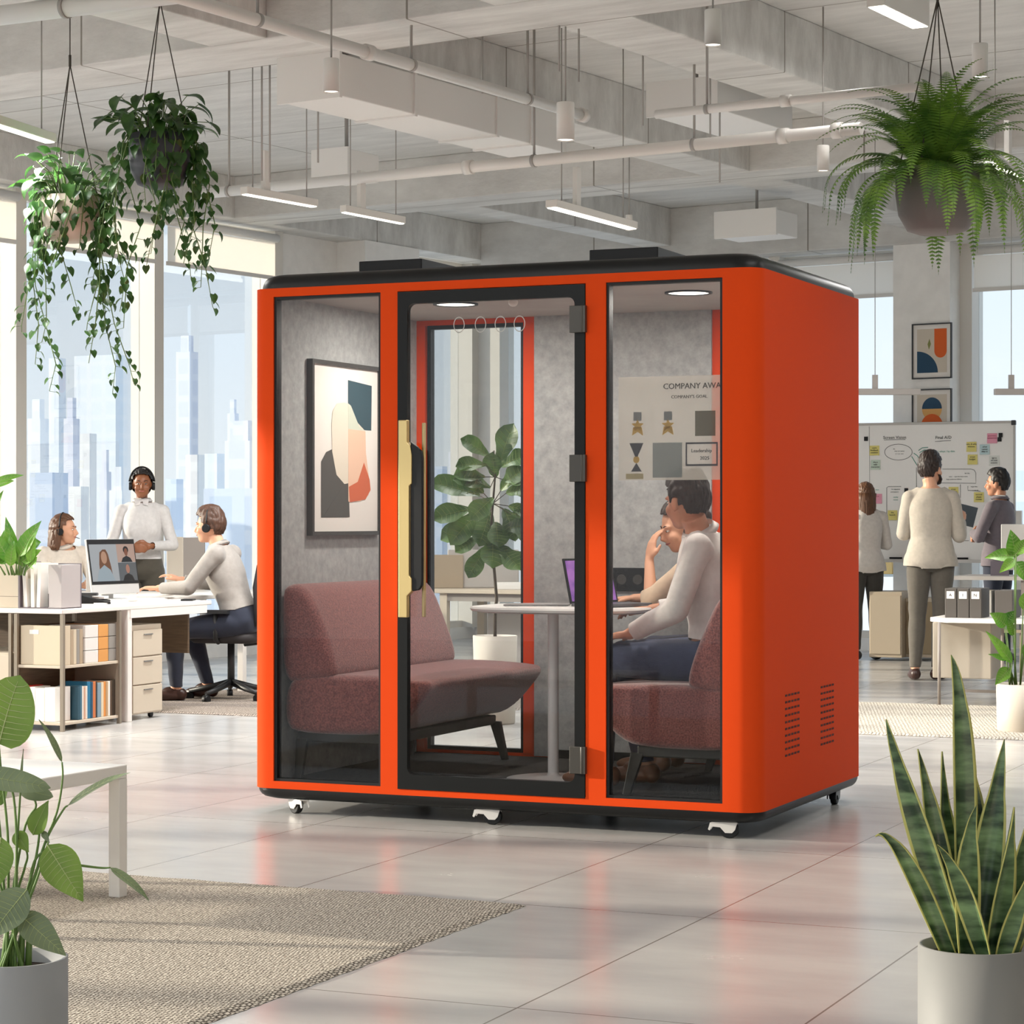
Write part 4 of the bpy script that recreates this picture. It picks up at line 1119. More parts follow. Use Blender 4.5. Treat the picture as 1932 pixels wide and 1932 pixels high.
# broad-leaved plant, front left
def broad():
    Y = 5.0; k = F0/Y; c = at(24, 1820, Y); root = empty('broad_leaf_plant', (c.x, Y, 0), 0, 'tall broad-leaved plant in a grey pot at the bottom left corner', 'plant')
    R_ = 103/k; h = at(0, 1806, Y).z
    MB().lathe([(0, 0), (R_*.96, 0), (R_, .01), (R_, h), (R_-.008, h), (R_-.012, h-.06)], n=64).build('pot', mat('grey_pot_dark', '8c8d8e', .6), root)
    MB().lathe([(0, h-.03), (R_-.01, h-.03)], n=32).build('soil', M_soil, root)
    org = Vector((c.x, Y, 0)); st = MB(); g = MB()
    def P(x, y, dy=0): return at(x, y, Y)+Vector((0, dy, 0))-org
    base = Vector((0, 0, h-.03))
    # (petiole points, leaf base, leaf tip, width px, mat, kind)
    lv = [([(18, 1600), (4, 1450)], (2, 1402), (40, 1272), 118, 0, 'round', -.02), ([(30, 1650), (38, 1500)], (38, 1505), (46, 1412), 6, 1, 'lance', 0),
          ([(35, 1600), (20, 1470)], (-35, 1460), (102, 1478), 46, 1, 'round', -.03), ([(40, 1580), (66, 1520)], (38, 1492), (100, 1502), 34, 1, 'round', .02),
          ([(60, 1650), (75, 1560)], (62, 1575), (92, 1508), 42, 0, 'ovate', .0), ([(70, 1640), (85, 1590), (108, 1530), (118, 1470)], (117, 1438), (84, 1352), 16, 1, 'lance', .0),
          ([(60, 1680), (85, 1590), (118, 1530)], (128, 1520), (240, 1443), 26, 1, 'lance', .0), ([(58, 1700), (80, 1640), (95, 1590)], (98, 1588), (168, 1692), 82, 0, 'ovate', -.05),
          ([(60, 1640), (90, 1600)], (80, 1568), (98, 1590), 14, 1, 'ovate', 0), ([(185, 1637)], (208, 1637), (290, 1690), 22, 1, 'lance', -.0),
          ([(30, 1700), (45, 1640), (50, 1610)], (28, 1570), (56, 1608), 34, 0, 'ovate', .01), ([(15, 1700), (0, 1640)], (10, 1575), (-5, 1680), 70, 0, 'ovate', -.04),
          ([(35, 1750), (45, 1700)], (64, 1668), (-10, 1760), 78, 1, 'ovate', -.07), ([(40, 1740), (55, 1718)], (46, 1714), (138, 1790), 62, 1, 'ovate', -.06), ([(0, 1600), (-10, 1500)], (-12, 1520), (14, 1480), 30, 0, 'ovate', .02)]
    for pts, b_, t_, wd, mi, kind, dy in lv:
        B = P(*b_, dy); Tp = P(*t_, dy)
        if len(pts) > 1 or b_[0] < 180:
            s_pts = [base+Vector((random.uniform(-.03, .03), random.uniform(-.02, .02), 0))]+[P(x, y, dy*.6) for x, y in pts]+[B]
        else: s_pts = [P(128, 1625, -.03), P(*pts[0], dy), B]
        # smooth
        sp = []
        for i in range(len(s_pts)-1):
            p0 = s_pts[max(i-1, 0)]; p1 = s_pts[i]; p2 = s_pts[i+1]; p3 = s_pts[min(i+2, len(s_pts)-1)]
            for q in range(6):
                t = q/6; sp.append(.5*((2*p1)+(p2-p0)*t+(2*p0-5*p1+4*p2-p3)*t*t+(3*p1-p0-3*p2+p3)*t**3))
        sp.append(B); st.tube(sp, [.0035-.0018*i/len(sp) for i in range(len(sp))], 6)
        g.m(mi); d = Tp-B; Ln = d.length
        nrm = Vector((-d.z*.15, -1, .35)) if kind != 'lance' else Vector((.1, -.5, 1))
        leaf(g, B, d+Vector((0, -.02, 0)), nrm, Ln, wd/k, kind, .12, .10, 12, 2, .012)
    for x in (8, 22, 38, 52):
        st.tube([P(x, 1850), P(x+3, 1780), P(x+6, 1740)], [.008, .007, .004], 8)
    g.build('foliage', [L_big, L_bigd, mat('leaf_vein', 'a9b57c', .5)], root, fix=False); st.build('stems', M_stem, root)
broad()

def leafy(px, pyb, Y, zb, label, leaves, potspec=None, name='potted_plant', lm=None, kind='ovate', seed=1):
    """leaves: (petiole base px, leaf base px, leaf tip px, width px)"""
    k = F0/Y; c = at(px, pyb, Y); root = empty(name, (c.x, Y, zb), 0, label, 'plant')
    org = Vector((c.x, Y, zb)); rr = random.Random(seed); st = MB(); g = MB()
    if potspec:
        R_, h, m = potspec
        MB().lathe([(0, 0), (R_*.93, 0), (R_*.96, .01), (R_, h), (R_-.012, h), (R_-.016, h-.05)], n=48).build('pot', m, root)
        MB().lathe([(0, h-.04), (R_-.014, h-.04)], n=32).build('soil', M_soil, root)
    for s0, b_, t_, wd in leaves:
        dy = rr.uniform(-.08, .05)
        A_ = at(*s0, Y)-org; B = at(*b_, Y)+Vector((0, dy, 0))-org; Tp = at(*t_, Y)+Vector((0, dy-.03, 0))-org
        st.tube([A_, A_.lerp(B, .5)+Vector((0, 0, .01)), B], [.006, .004, .003], 6)
        d = Tp-B
        leaf(g, B, d, Vector((-d.z*.6, -1, .5)), d.length, wd/k, kind, .15, .16, 9, 1, .02)
    g.build('foliage', [lm or L_bright, mat('leaf_vein', 'a9b57c', .5)], root, fix=False); st.build('stems', M_stem, root)
    return root
# ================================================================== LEFT WORKSTATION
D0 = Vector((-2.685, 13.93, 0))
def dpt(x, y, z=0): return D0+XD*x+YD*y+Vector((0, 0, z))
ZD = .73
desk = empty('desk', D0, RP, 'white L-shaped desk at the left with a shelf unit below its corner', 'desk')
poly = [(-1.7, 0), (0, 0), (0, 1.72), (-.58, 1.72), (-.58, 3.3), (-2.3, 3.3), (-2.3, .0)]
MB().prism(poly, ZD-.028, ZD).build('desktop', M_wpl, desk, bevel=.005)
MB().box(-1.6, -.05, 1.5, 1.52, ZD-.34, ZD-.03).build('modesty_panel', M_wood, desk)
for x, y in ((-.03, .74), (-.63, 3.2), (-2.2, 3.2), (-.63, 1.78), (-1.65, .62)):
    MB().box(x-.025, x+.025, y-.025, y+.025, 0, ZD-.028).build('leg', M_wpl, desk, bevel=.004)
MB().box(-.06, -.0, .74, 1.66, ZD-.08, ZD-.028).build('rail', M_wpl, desk)
# drawer pedestal
pd = empty('drawer_pedestal', dpt(-.44, .80, 0), RP, 'beige three-drawer pedestal on castors under the left desk', 'cabinet')
MB().box(0, .40, 0, .36, .035, .60).build('body', M_cream, pd, bevel=.004)
zz = [.04, .22, .40, .57]
for i in range(3):
    d_ = MB().box(.401, .414, .01, .35, zz[i]+.004, zz[i+1]-.004).build('drawer', M_cream, pd, bevel=.003)
    MB().box(.414, .422, .13, .23, zz[i+1]-.035, zz[i+1]-.028).build('handle', M_steel, d_)
for x, y in ((.05, .05), (.35, .05), (.05, .31), (.35, .31)):
    MB().cyl((x-.01, y, .018), (x+.01, y, .018), .018).box(x-.006, x+.006, y-.006, y+.006, .02, .036).build('wheel', M_black, pd)
# open shelf unit
SX, SY = -.34, -.02
sh = empty('shelf_unit', dpt(0, 0, 0), RP, 'open shelf unit with slim brass posts holding boxes and books at the left', 'shelf')
LX, LY = -.33, .61
for x in (0, LX):
    for y in (-.0, LY):
        MB().box(x-.011, x+.011, y-.011, y+.011, 0, ZD-.03).build('post', M_post, sh)
for z in (.035, .375):
    MB().box(LX+.0, -.0, .0, LY, z, z+.018).build('shelf_board', M_cream, sh, bevel=.003)
MB().box(LX+.002, LX+.014, .02, LY-.02, .05, ZD-.1).build('back_panel', M_wood, sh)
MB().box(LX, 0, LY-.012, LY, .06, ZD-.1).build('end_panel', mat('taupe_panel', '8c7f6f', .6), sh)
# closed cabinets further left
cb = empty('low_cabinet', dpt(-.36, 0, 0), RP, 'cream closed cabinet with slim posts left of the book shelf', 'cabinet')
MB().box(-.9, -.03, .02, .6, .05, .46).build('body', M_cream, cb, bevel=.004)
for x in (-.9, -.62, -.3, -.02): MB().box(x-.01, x+.01, 0, .02, 0, ZD-.03).build('post', M_post, cb)
for x0, x1 in ((-.61, -.31), (-.29, -.03)): MB().box(x0, x1, .004, .018, .06, .45).build('door', M_cream, cb, bevel=.003)
# boxes on upper shelf : (y0,y1,h,colour,label) seen from the right side (x=0 face)
def shelf_item(name, x0, x1, y0, y1, z, h, m, label, cat, grp=None, tabm=None):
    o = empty(name, dpt((x0+x1)/2, (y0+y1)/2, z), RP, label, cat, grp)
    MB().box(-(x1-x0)/2, (x1-x0)/2, -(y1-y0)/2, (y1-y0)/2, 0, h).build('body', m, o, bevel=.002)
    return o
cr = mat('box_cream', 'c9bca4', .7); tp = mat('box_taupe', 'a8977f', .7); wh = mat('box_white', 'dcd9d4', .7); og = mat('box_amber', 'd09450', .7); gy = mat('box_grey', '8e8a84', .7)
o = shelf_item('storage_box', -.31, -.012, .015, .10, .394, .235, cr, 'large cream storage box on the upper shelf, with a white label', 'box')
MB().box(-.085, -.02, -.0436, -.0426, .185, .21).build('label', M_paper, o)
for i, (y0, y1, m_, lab) in enumerate([(.105, .135, tp, 'slim taupe file on the upper shelf beside the cream box'), (.137, .168, cr, 'slim cream file on the upper shelf'), (.17, .20, gy, 'slim grey file on the upper shelf'), (.202, .235, tp, 'slim brown file on the upper shelf next to the drawer boxes')]):
    shelf_item('file_box', -.28, -.014, y0, y1, .394, .21, m_, lab, 'file', 'files on the upper shelf')
k = 0
for cname, y0, y1, m_ in (('white', .26, .40, wh), ('amber', .405, .51, og), ('grey', .515, .60, gy)):
    for j, pos in enumerate(('bottom', 'middle', 'top')):
        shelf_item('drawer_box', -.28, -.014, y0, y1, .394+j*.077, .074, m_, '%s drawer box, %s of its stack on the upper shelf' % (cname, pos), 'box', 'stacked drawer boxes on the upper shelf')
# books on lower shelf
bk = [('c23028', .028, .21, 'red'), ('ece8e2', .028, .205, 'white'), ('e6e2dc', .036, .20, 'wide white'), ('efece6', .04, .205, 'broad white')]
x = LX+.02
for i, (c, t, h, nm) in enumerate(bk):
    x1 = x+t*1.9
    o = MB().box(0, t*1.85, .0, .16, 0, h).build('book', mat('book_'+c, c, .6), bevel=.002, loc=dpt(x, .012, .054)); o.rotation_euler = (0, 0, RP)
    tag(o, nm+' book on the lower shelf, left of the front post', 'book', 'books on the lower shelf'); x = x1
bk2 = [('274c5c', .026, .20, 'dark teal'), ('3f6b80', .02, .205, 'blue-grey'), ('e4ddd0', .018, .20, 'thin cream'), ('c99f86', .016, .195, 'thin pink-beige'), ('ddd6ca', .02, .20, 'off-white'), ('1f6f94', .034, .225, 'bright blue'), ('20506b', .02, .222, 'navy'),
       ('c4713f', .03, .222, 'orange-brown'), ('2a2d30', .016, .22, 'thin black'), ('7f95a2', .04, .21, 'wide grey-blue'), ('d7c9ac', .026, .212, 'sand'), ('d28b45', .024, .215, 'orange'), ('b59a78', .022, .214, 'tan'), ('e8e5df', .02, .215, 'white spined'), ('5b4a3a', .024, .218, 'brown'), ('3d3227', .03, .22, 'dark brown')]
y = .19
for i, (c, t, h, nm) in enumerate(bk2):
    dd = .02+.004*((i*7) % 3)
    t *= 1.06
    o = MB().box(-.16, 0, 0, t*.97, 0, h*1.0).build('book', mat('book_'+c, c, .6), bevel=.002, loc=dpt(-.014-dd*.3, y, .054)); o.rotation_euler = (0, 0, RP)
    tag(o, nm+' book on the lower shelf, right of the front post', 'book', 'books on the lower shelf'); y += t
# desk things
pl = empty('planter_box', dpt(-.62, .22, ZD), RP, 'cream planter box on the left end of the desk', 'planter')
MB().box(-.62, .30, -.12, .12, 0, .275).build('box', M_cream, pl, bevel=.004)
mb = MB()
for i in range(5): mb.prism([(-.42+i*.045-.008, .13), (-.42+i*.045, .09), (-.42+i*.045+.008, .13), (-.42+i*.045, .18)], .1195, .1205, Matrix(((1, 0, 0, 0), (0, 0, -1, 0), (0, 1, 0, 0), (0, 0, 0, 1))))
mb.build('slots', mat('slot_taupe', '7f7466', .7), pl)
MB().box(-.62, .3, -.1205, -.12, .068, .071).build('groove', mat('slot_taupe', '', .7), pl)
k15 = 14.2
lv = []
rr = random.Random(8)
for b_, t_, w_ in [((40, 1050), (78, 980), 34), ((30, 1050), (8, 975), 24), ((60, 1030), (76, 1022), 30), ((45, 1060), (80, 1035), 30), ((20, 1060), (-12, 1000), 30), ((50, 1065), (60, 1000), 28), ((35, 1065), (18, 1010), 30), ((15, 1060), (-20, 1040), 30),
                   ((60, 1070), (74, 1050), 26), ((25, 1068), (30, 1020), 26), ((5, 1060), (5, 1000), 26), ((45, 1070), (40, 1010), 26), ((-10, 1060), (-30, 985), 30), ((62, 1062), (70, 1005), 22)]:
    lv.append(((b_[0]*.5+15, 1085), b_, t_, w_))
leafy(25, 1066, 14.05, ZD+.27-.0, 'bright green leafy plant growing from the cream planter box on the desk', lv, name='desk_plant')
leafy(-6, 1000, 14.6, .95, 'long thin leaves reaching in from the left edge above the desk plant', [((-30, 1150), (-6, 910), (48, 893), 14), ((-30, 1150), (-8, 915), (24, 905), 16), ((-30, 1150), (-10, 960), (4, 925), 10)], name='tall_plant', kind='lance')
fo = empty('file_organizer', dpt(-.21, .17, ZD), RP, 'grey file organizer with white folders beside the planter on the desk', 'organizer')
MB().box(-.16, -.145, -.1, .12, 0, .28).box(-.145, .15, .105, .12, 0, .27).box(-.145, .15, -.1, .105, 0, .006).build('holder', mat('organizer_grey', '6b646a', .6), fo, bevel=.002)
for i, x in enumerate((-.11, -.06, -.02)):
    o = MB().box(-.012, .012, -.09, .09, 0, .265).build('folder', M_paper, loc=dpt(-.21+x, .17, ZD+.007)); o.rotation_euler = (R(0), R(-4+3*i), RP)
    tag(o, ['tilted white folder at the left of the desk organizer', 'white folder in the middle of the desk organizer', 'white folder in front in the desk organizer'][i], 'folder', 'white folders in the desk organizer')
MB().box(.06, .155, -.1, .10, .006, .265).build('binder', mat('binder_white', 'b0aaa9', .6), fo, bevel=.002)
MB().box(.06, .063, -.101, -.1, .01, .09).build('pen', M_black, fo)
# monitor
mo = empty('computer_monitor', dpt(-.66, 1.62, ZD), math.atan2(-.50, .87)+PI/2, 'desktop monitor showing a video call on the left desk', 'monitor')
M_alu = mat('aluminium', 'c9c8c6', .35, metal=.4)
Mm = Matrix.Translation((0, .02, .04)) @ Euler((R(-9), 0, 0)).to_matrix().to_4x4()
MB().box(-.245, .245, 0, .018, 0, .37, Mm).build('shell', M_alu, mo, bevel=.004)
MB().box(-.243, .243, -.003, 0, .065, .368, Mm).build('bezel', M_black, mo)
MB().box(-.09, .09, .0, .17, 0, .006).box(-.06, .06, .10, .108, .006, .2).build('stand', M_alu, mo)
scr = MB().box(-.232, .232, -.0045, -.003, .085, .335, Mm).build('screen', mat('screen_light', '000000', .3, emit='cfd3d6', estr=.55), mo)
def scr_shape(pts, col, lvl, nm, e=.6):
    mb = MB(); mb.prism(pts, 0, .0004, Mm @ Matrix(((1, 0, 0, 0), (0, 0, -1, -.0048-.0004*lvl), (0, 1, 0, 0), (0, 0, 0, 1))))
    mb.build(nm, mat('px_'+col, '000000', .3, emit=col, estr=e), mo)
def ov(cx, cz_, rx, rz_, n=20): return [(cx+rx*math.cos(2*PI*k/n), cz_+rz_*math.sin(2*PI*k/n)) for k in range(n)]
def rc(a, b, c, d): return [(a, c), (b, c), (b, d), (a, d)]
scr_shape(rc(.045, .232, .211, .335), 'd9b7a6', 1, 'call_tile'); scr_shape(rc(.045, .232, .085, .208), '6f7478', 1, 'call_tile')
scr_shape([(-.1, .30), (-.135, .28), (-.15, .2), (-.15, .1), (-.02, .1), (-.03, .18), (-.05, .27), (-.07, .3)], '8a5a3a', 2, 'caller_hair')
scr_shape(ov(-.095, .245, .03, .042), 'd9a888', 3, 'caller_face'); scr_shape([(-.19, .085), (-.16, .16), (-.10, .195), (-.04, .16), (-.0, .085)], 'b9c8d0', 3, 'caller_top')
scr_shape(ov(.14, .295, .028, .025), '2a2220', 2, 'caller_hair'); scr_shape(ov(.14, .28, .018, .026), '9a5f45', 3, 'caller_face'); scr_shape([(.08, .211), (.1, .24), (.14, .255), (.18, .24), (.2, .211)], '20242a', 3, 'caller_top')
scr_shape(ov(.14, .165, .02, .03), 'c98f7a', 3, 'caller_face'); scr_shape([(.08, .085), (.1, .12), (.14, .135), (.18, .12), (.2, .085)], '1b1c20', 3, 'caller_top')
# small things on the desk
ph = empty('desk_phone', dpt(-.42, .95, ZD), RP+.3, 'black desk phone beside the monitor on the left desk', 'phone')
MB().prism([(-.09, 0), (.09, 0), (.09, .02), (-.09, .055)], -.09, .09, Matrix(((1, 0, 0, 0), (0, 0, 1, 0), (0, 1, 0, 0), (0, 0, 0, 1)))).build('base', M_black, ph, bevel=.003)
MB().box(-.08, .05, -.085, -.04, .05, .07).build('handset', M_dgrey, ph, bevel=.006)
MB().box(.0, .08, -.02, .08, .03, .045).build('paper_pad', M_paper, ph)
o = MB().ell((0, 0, .012), (.03, .05, .018)).build('computer_mouse', M_wpl, loc=dpt(-.38, 1.35, ZD)); o.rotation_euler = (0, 0, RP); tag(o, 'white computer mouse in front of the monitor', 'mouse')
for i, (x, y, a, lab) in enumerate([(-.25, 1.5, .2, 'loose white papers near the seated man\'s hands'), (-.30, 1.0, -.3, 'white sheet lying in front of the desk phone'), (-.9, 2.4, .1, 'open white notebook in front of the seated woman')]):
    o = MB().box(-.1, .1, -.14, .14, 0, .006).build('paper_sheet', M_paper, loc=dpt(x, y, ZD+.0005)); o.rotation_euler = (0, 0, RP+a); tag(o, lab, 'paper')
o = MB().box(-.04, .04, -.075, .075, 0, .01).build('mobile_phone', M_black, bevel=.003, loc=dpt(-.12, 1.62, ZD+.001)); o.rotation_euler = (0, 0, RP+.4); tag(o, 'black mobile phone at the edge of the left desk', 'phone')
cab = MB().tube([dpt(-.5, .92, ZD+.012)-dpt(-.4, 1, ZD), dpt(-.42, .88, ZD+.008)-dpt(-.4, 1, ZD), dpt(-.33, .92, ZD+.008)-dpt(-.4, 1, ZD), dpt(-.22, .84, ZD+.008)-dpt(-.4, 1, ZD)], .007).build('black_cable', M_black, loc=dpt(-.4, 1, ZD)); tag(cab, 'short black cable in front of the desk phone', 'cable')
# divider panels behind
for px0, px1, py0, py1, Y, c, lab in [(162, 196, 1045, 1108, 17.4, 'b9b3ac', 'grey desk divider behind the monitor, left of it'), (314, 345, 1013, 1080, 18.6, 'ded3c3', 'tall cream box behind the seated man\'s hands'), (345, 386, 1014, 1080, 18.9, 'a79f99', 'grey desk divider behind the seated man')]:
    a = at(px0, py1, Y); b = at(px1, py0, Y)
    zb = ZD if Y < 18 else .70
    o = MB().box(0, (b.x-a.x), 0, .04, 0, b.z-zb).build('desk_divider', mat('divider_'+c, c, .7), bevel=.006, loc=(a.x, a.y, zb)); tag(o, lab, 'divider')
t2 = empty('desk', at(300, 1095, 18.4).xy.to_3d(), RP, 'second desk behind the seated man by the left windows', 'desk')
MB().box(-.1, 1.6, 0, .8, .672, .70).build('desktop', M_wpl, t2)
for x, y in ((-.05, .05), (1.55, .05), (-.05, .75), (1.55, .75)): MB().box(x-.02, x+.02, y-.02, y+.02, 0, .672).build('leg', M_wpl, t2)
# office chair
def office_chair(loc, rz, label, col):
    c = empty('office_chair', loc, rz, label, 'chair')
    m_ = mat('chair_'+col, col, .7)
    MB().loft([[Vector((x*s, y*s+.0, z)) for x, y in rrect(-.25, .25, -.24, .24, .09, 5)] for s, z in ((.9, .41), (1, .43), (1, .465), (.92, .485))]).build('seat', m_, c)
    rings = []
    for z, y, w_ in ((.53, -.25, .19), (.62, -.27, .23), (.8, -.26, .235), (.95, -.28, .21), (1.03, -.30, .16)):
        rings.append([Vector((x, y+yy, z)) for x, yy in rrect(-w_, w_, -.015, .015, .014, 3)])
    MB().loft(rings).build('backrest', m_, c)
    MB().tube([(0, -.1, .40), (0, -.27, .42), (0, -.31, .55), (0, -.30, .7)], .022).build('back_support', M_blackp, c)
    for s in (-1, 1):
        MB().tube([(s*.24, 0, .42), (s*.29, 0, .44), (s*.30, .0, .62)], .018).box(s*.30-.035, s*.30+.035, -.1, .15, .62, .645).build('armrest', M_blackp, c)
    MB().cyl((0, 0, .1), (0, 0, .42), .025).build('gas_column', M_dgrey, c)
    for i in range(5):
        a = 2*PI*i/5+.4; p = Vector((math.cos(a)*.30, math.sin(a)*.30, .065))
        l = MB().tube([(0, 0, .13), p*.55+Vector((0, 0, .055)), p], [.026, .02, .015]).build('leg', M_blackp, c)
        MB().cyl(p+Vector((-math.sin(a)*.02, math.cos(a)*.02, -.037)), p+Vector((math.sin(a)*.02, -math.cos(a)*.02, -.037)), .028).cyl(p, p-Vector((0, 0, .03)), .008).build('castor', M_black, l)
    return c
CHL = at(436, 1320, 16.35); CHL.z = 0
office_chair(CHL, math.atan2(.25, -.97)-PI/2, 'black office chair on castors under the man in grey at the left desk', '2b2728')
CHW = at(92, 1300, 18.1); CHW.z = 0
office_chair(CHW, R(-143), 'white office chair of the woman seated at the left desk', 'dedad6')
# rugs
def rugmat(name, c1, c2, sc=1.0, wrinkle=0):
    m, nt, b = newmat(name); N, L = nt.nodes, nt.links
    tc = N.new('ShaderNodeTexCoord'); br = N.new('ShaderNodeTexBrick'); br.inputs['Scale'].default_value = 1
    nz0 = N.new('ShaderNodeTexNoise'); nz0.inputs['Scale'].default_value = 25; L.new(tc.outputs['Object'], nz0.inputs['Vector'])
    vm = N.new('ShaderNodeMixRGB'); vm.blend_type = 'LINEAR_LIGHT'; vm.inputs['Fac'].default_value = .006; L.new(tc.outputs['Object'], vm.inputs['Color1']); L.new(nz0.outputs['Color'], vm.inputs['Color2'])
    L.new(vm.outputs['Color'], br.inputs['Vector'])
    br.inputs['Brick Width'].default_value = .011*sc; br.inputs['Row Height'].default_value = .019*sc; br.inputs['Mortar Size'].default_value = .0022*sc; br.inputs['Mortar Smooth'].default_value = .9
    br.inputs['Color1'].default_value = srgb(c1); br.inputs['Color2'].default_value = srgb(c1); br.inputs['Mortar'].default_value = srgb(c2)
    n = N.new('ShaderNodeTexNoise'); n.inputs['Scale'].default_value = 90; n.inputs['Detail'].default_value = 3; L.new(tc.outputs['Object'], n.inputs['Vector'])
    mx = N.new('ShaderNodeMixRGB'); mx.blend_type = 'MULTIPLY'; mx.inputs['Fac'].default_value = .9
    rp = N.new('ShaderNodeValToRGB'); rp.color_ramp.elements[0].position = .35; rp.color_ramp.elements[0].color = (.35, .33, .32, 1); rp.color_ramp.elements[1].position = .62; rp.color_ramp.elements[1].color = (1, 1, 1, 1)
    L.new(n.outputs['Fac'], rp.inputs['Fac']); L.new(br.outputs['Color'], mx.inputs['Color1']); L.new(rp.outputs['Color'], mx.inputs['Color2']); L.new(mx.outputs['Color'], b.inputs['Base Color'])
    b.inputs['Roughness'].default_value = 1; b.inputs['Specular IOR Level'].default_value = .1
    bp = N.new('ShaderNodeBump'); bp.inputs['Strength'].default_value = .8; bp.inputs['Distance'].default_value = .006; bp.invert = True
    L.new(br.outputs['Fac'], bp.inputs['Height']); L.new(bp.outputs['Normal'], b.inputs['Normal'])
    return m
def rug(loc, rz, x0, x1, y0, y1, m, label, h=.012, fringe=None):
    mb = MB(); nx, ny = int(abs(x1-x0)/.03), int(abs(y1-y0)/.03); vs = []; fs = []
    r_ = random.Random(3)
    for i in range(nx+1):
        for j in range(ny+1):
            x = x0+(x1-x0)*i/nx; y = y0+(y1-y0)*j/ny
            if i in (0, nx): x += r_.uniform(-.004, .004)
            if j in (0, ny): y += r_.uniform(-.004, .004)
            e_ = (i in (0, nx)) or (j in (0, ny))
            vs.append((x, y, .001 if e_ else h+.002*noise.noise(Vector((x*9, y*9, 0)))))
    for i in range(nx):
        for j in range(ny): fs.append((i*(ny+1)+j, (i+1)*(ny+1)+j, (i+1)*(ny+1)+j+1, i*(ny+1)+j+1))
    o = mb.add(vs, fs, False).build('rug', m, loc=loc); o.rotation_euler = (0, 0, rz); tag(o, label, 'rug'); return o
M_rug = rugmat('woven_rug', 'e2d8c9', '665e55'); M_rug2 = rugmat('grey_rug', 'b7aca2', '6b625a', 1.6); M_rug3 = rugmat('ivory_rug', 'e6dfd2', 'b3a794', 2)
c = fl(992, 1704, .01)
rug((c.x, c.y, 0), -R(24.3), -3.2, 0, -3.4, 0, M_rug, 'woven beige rug in the left foreground under the white coffee table')
c = fl(470, 1358)
rug((c.x+.8, c.y-.1, 0), RP, -2.2, .5, 0, 2.6, M_rug2, 'grey-brown rug under the black office chair at the left')
c = fl(1932, 1397)
rug((c.x, c.y, 0), -R(23), -2.2, 2.2, 0, 2.3, M_rug3, 'ivory wool rug at the right behind the pod under the low table')
# coffee table
c = fl(240, 1697); ct = empty('coffee_table', (at(240, 1697, c.y).x, c.y, 0), RP-R(2), 'white coffee table standing on the rug in the left foreground', 'table')
zt_ = .45
MB().box(-1.1, 0, -.85, .0, zt_-.045, zt_).build('tabletop', M_wpl, ct, bevel=.004)
for x, y in ((-.022, -.022), (-.022, -.828), (-1.078, -.022), (-1.078, -.828)):
    MB().box(x-.022, x+.022, y-.022, y+.022, .012, zt_-.045).build('leg', M_wpl, ct, bevel=.002)
# ================================================================== DESK BEHIND THE POD
p = at(812, 1112, 18.0); t3 = empty('desk', (p.x, p.y, 0), RP, 'white desk by the windows, seen through the rear window of the pod', 'desk')
MB().box(-.5, 2.2, 0, .8, .70, .73).build('desktop', M_cream, t3, bevel=.004)
for x, y in ((-.45, .05), (.1, .05), (2.15, .05), (.1, .75), (2.15, .75)): MB().box(x-.03, x+.03, y-.03, y+.03, 0, .70).build('leg', M_cream, t3)
MB().box(.1, 2.15, .03, .05, .64, .70).build('rail', mat('rail_grey', '9b948c', .6), t3)
MB().box(.35, 1.0, .3, .8, .06, .60).build('pedestal', mat('divider_b9b3ac', '', .7), t3)
o = MB().box(-.18, .18, -.06, .06, 0, .26).build('storage_box', tp, bevel=.004, loc=(at(830, 1100, 18.2).x, 18.35, .731)); tag(o, 'taupe box on the desk seen through the pod, at its left end', 'box')
o = MB().box(-.28, .28, -.02, .02, 0, .3).build('desk_divider', mat('divider_b9b3ac', '', .7), bevel=.01, loc=(at(912, 1090, 18.4).x, 18.35, .731)); tag(o, 'grey divider panel behind the fig trunk, seen through the pod', 'divider')
o = MB().box(-.12, .12, -.09, .09, 0, .03).box(-.1, .1, -.07, .07, .03, .05).build('document_tray', M_paper, loc=(at(962, 1090, 18.1).x, 18.1, .731)); tag(o, 'white document tray on the desk seen through the pod', 'tray')
# ================================================================== RIGHT SIDE
# whiteboard
Yr = 21.35
pr = at(1912, 798, Yr); wb = empty('whiteboard', (pr.x, pr.y, 0), RP, 'large wheeled whiteboard with notes and diagrams at the right', 'whiteboard')
Wb = 1.95; zt0, zt1 = .90, pr.z
MB().box(-Wb, 0, 0, .02, zt0, zt1).build('board', mat('board_white', 'f4f2ee', .35), wb)
mb = MB(); mb.box(-Wb-.0, 0.012, -.01, .028, zt1, zt1+.022).box(0, .018, -.01, .028, zt0, zt1).box(-Wb-.018, -Wb, -.01, .028, zt0, zt1).build('frame', mat('board_frame', 'b5b2ad', .4, metal=.3), wb, bevel=.003)
MB().box(-.02, .022, -.014, .032, zt1-.02, zt1+.026).build('corner_cap', M_dgrey, wb, bevel=.008)
MB().box(-Wb, 0, -.07, 0, zt0-.03, zt0).build('tray', mat('tray_white', 'd4d1cd', .5), wb)
for x in (.05, -Wb-.05):
    lg = MB().box(x-.025, x+.025, -.01, .04, .10, 1.35).build('stand_post', M_wpl, wb)
    MB().box(x-.025, x+.025, -.3, .33, .06, .10).build('foot', M_wpl, lg)
    for y in (-.28, .3): MB().cyl((x-.012, y, .03), (x+.012, y, .03), .03).build('castor', M_black, lg)
MB().cyl((.075, .0, 1.2), (.1, .0, 1.2), .018).build('knob', M_black, wb)
def wbm(px, py):          # photo px -> board plane coordinates (x, z)
    rd = Vector(((px-CX)/F0, 1, 0)); k = (pr.xy.to_3d().dot(YD)-.002)/rd.dot(YD); q = rd*k
    return ((q-pr.xy.to_3d()).dot(XD), CAMH+(HY-py)/F0*q.y)
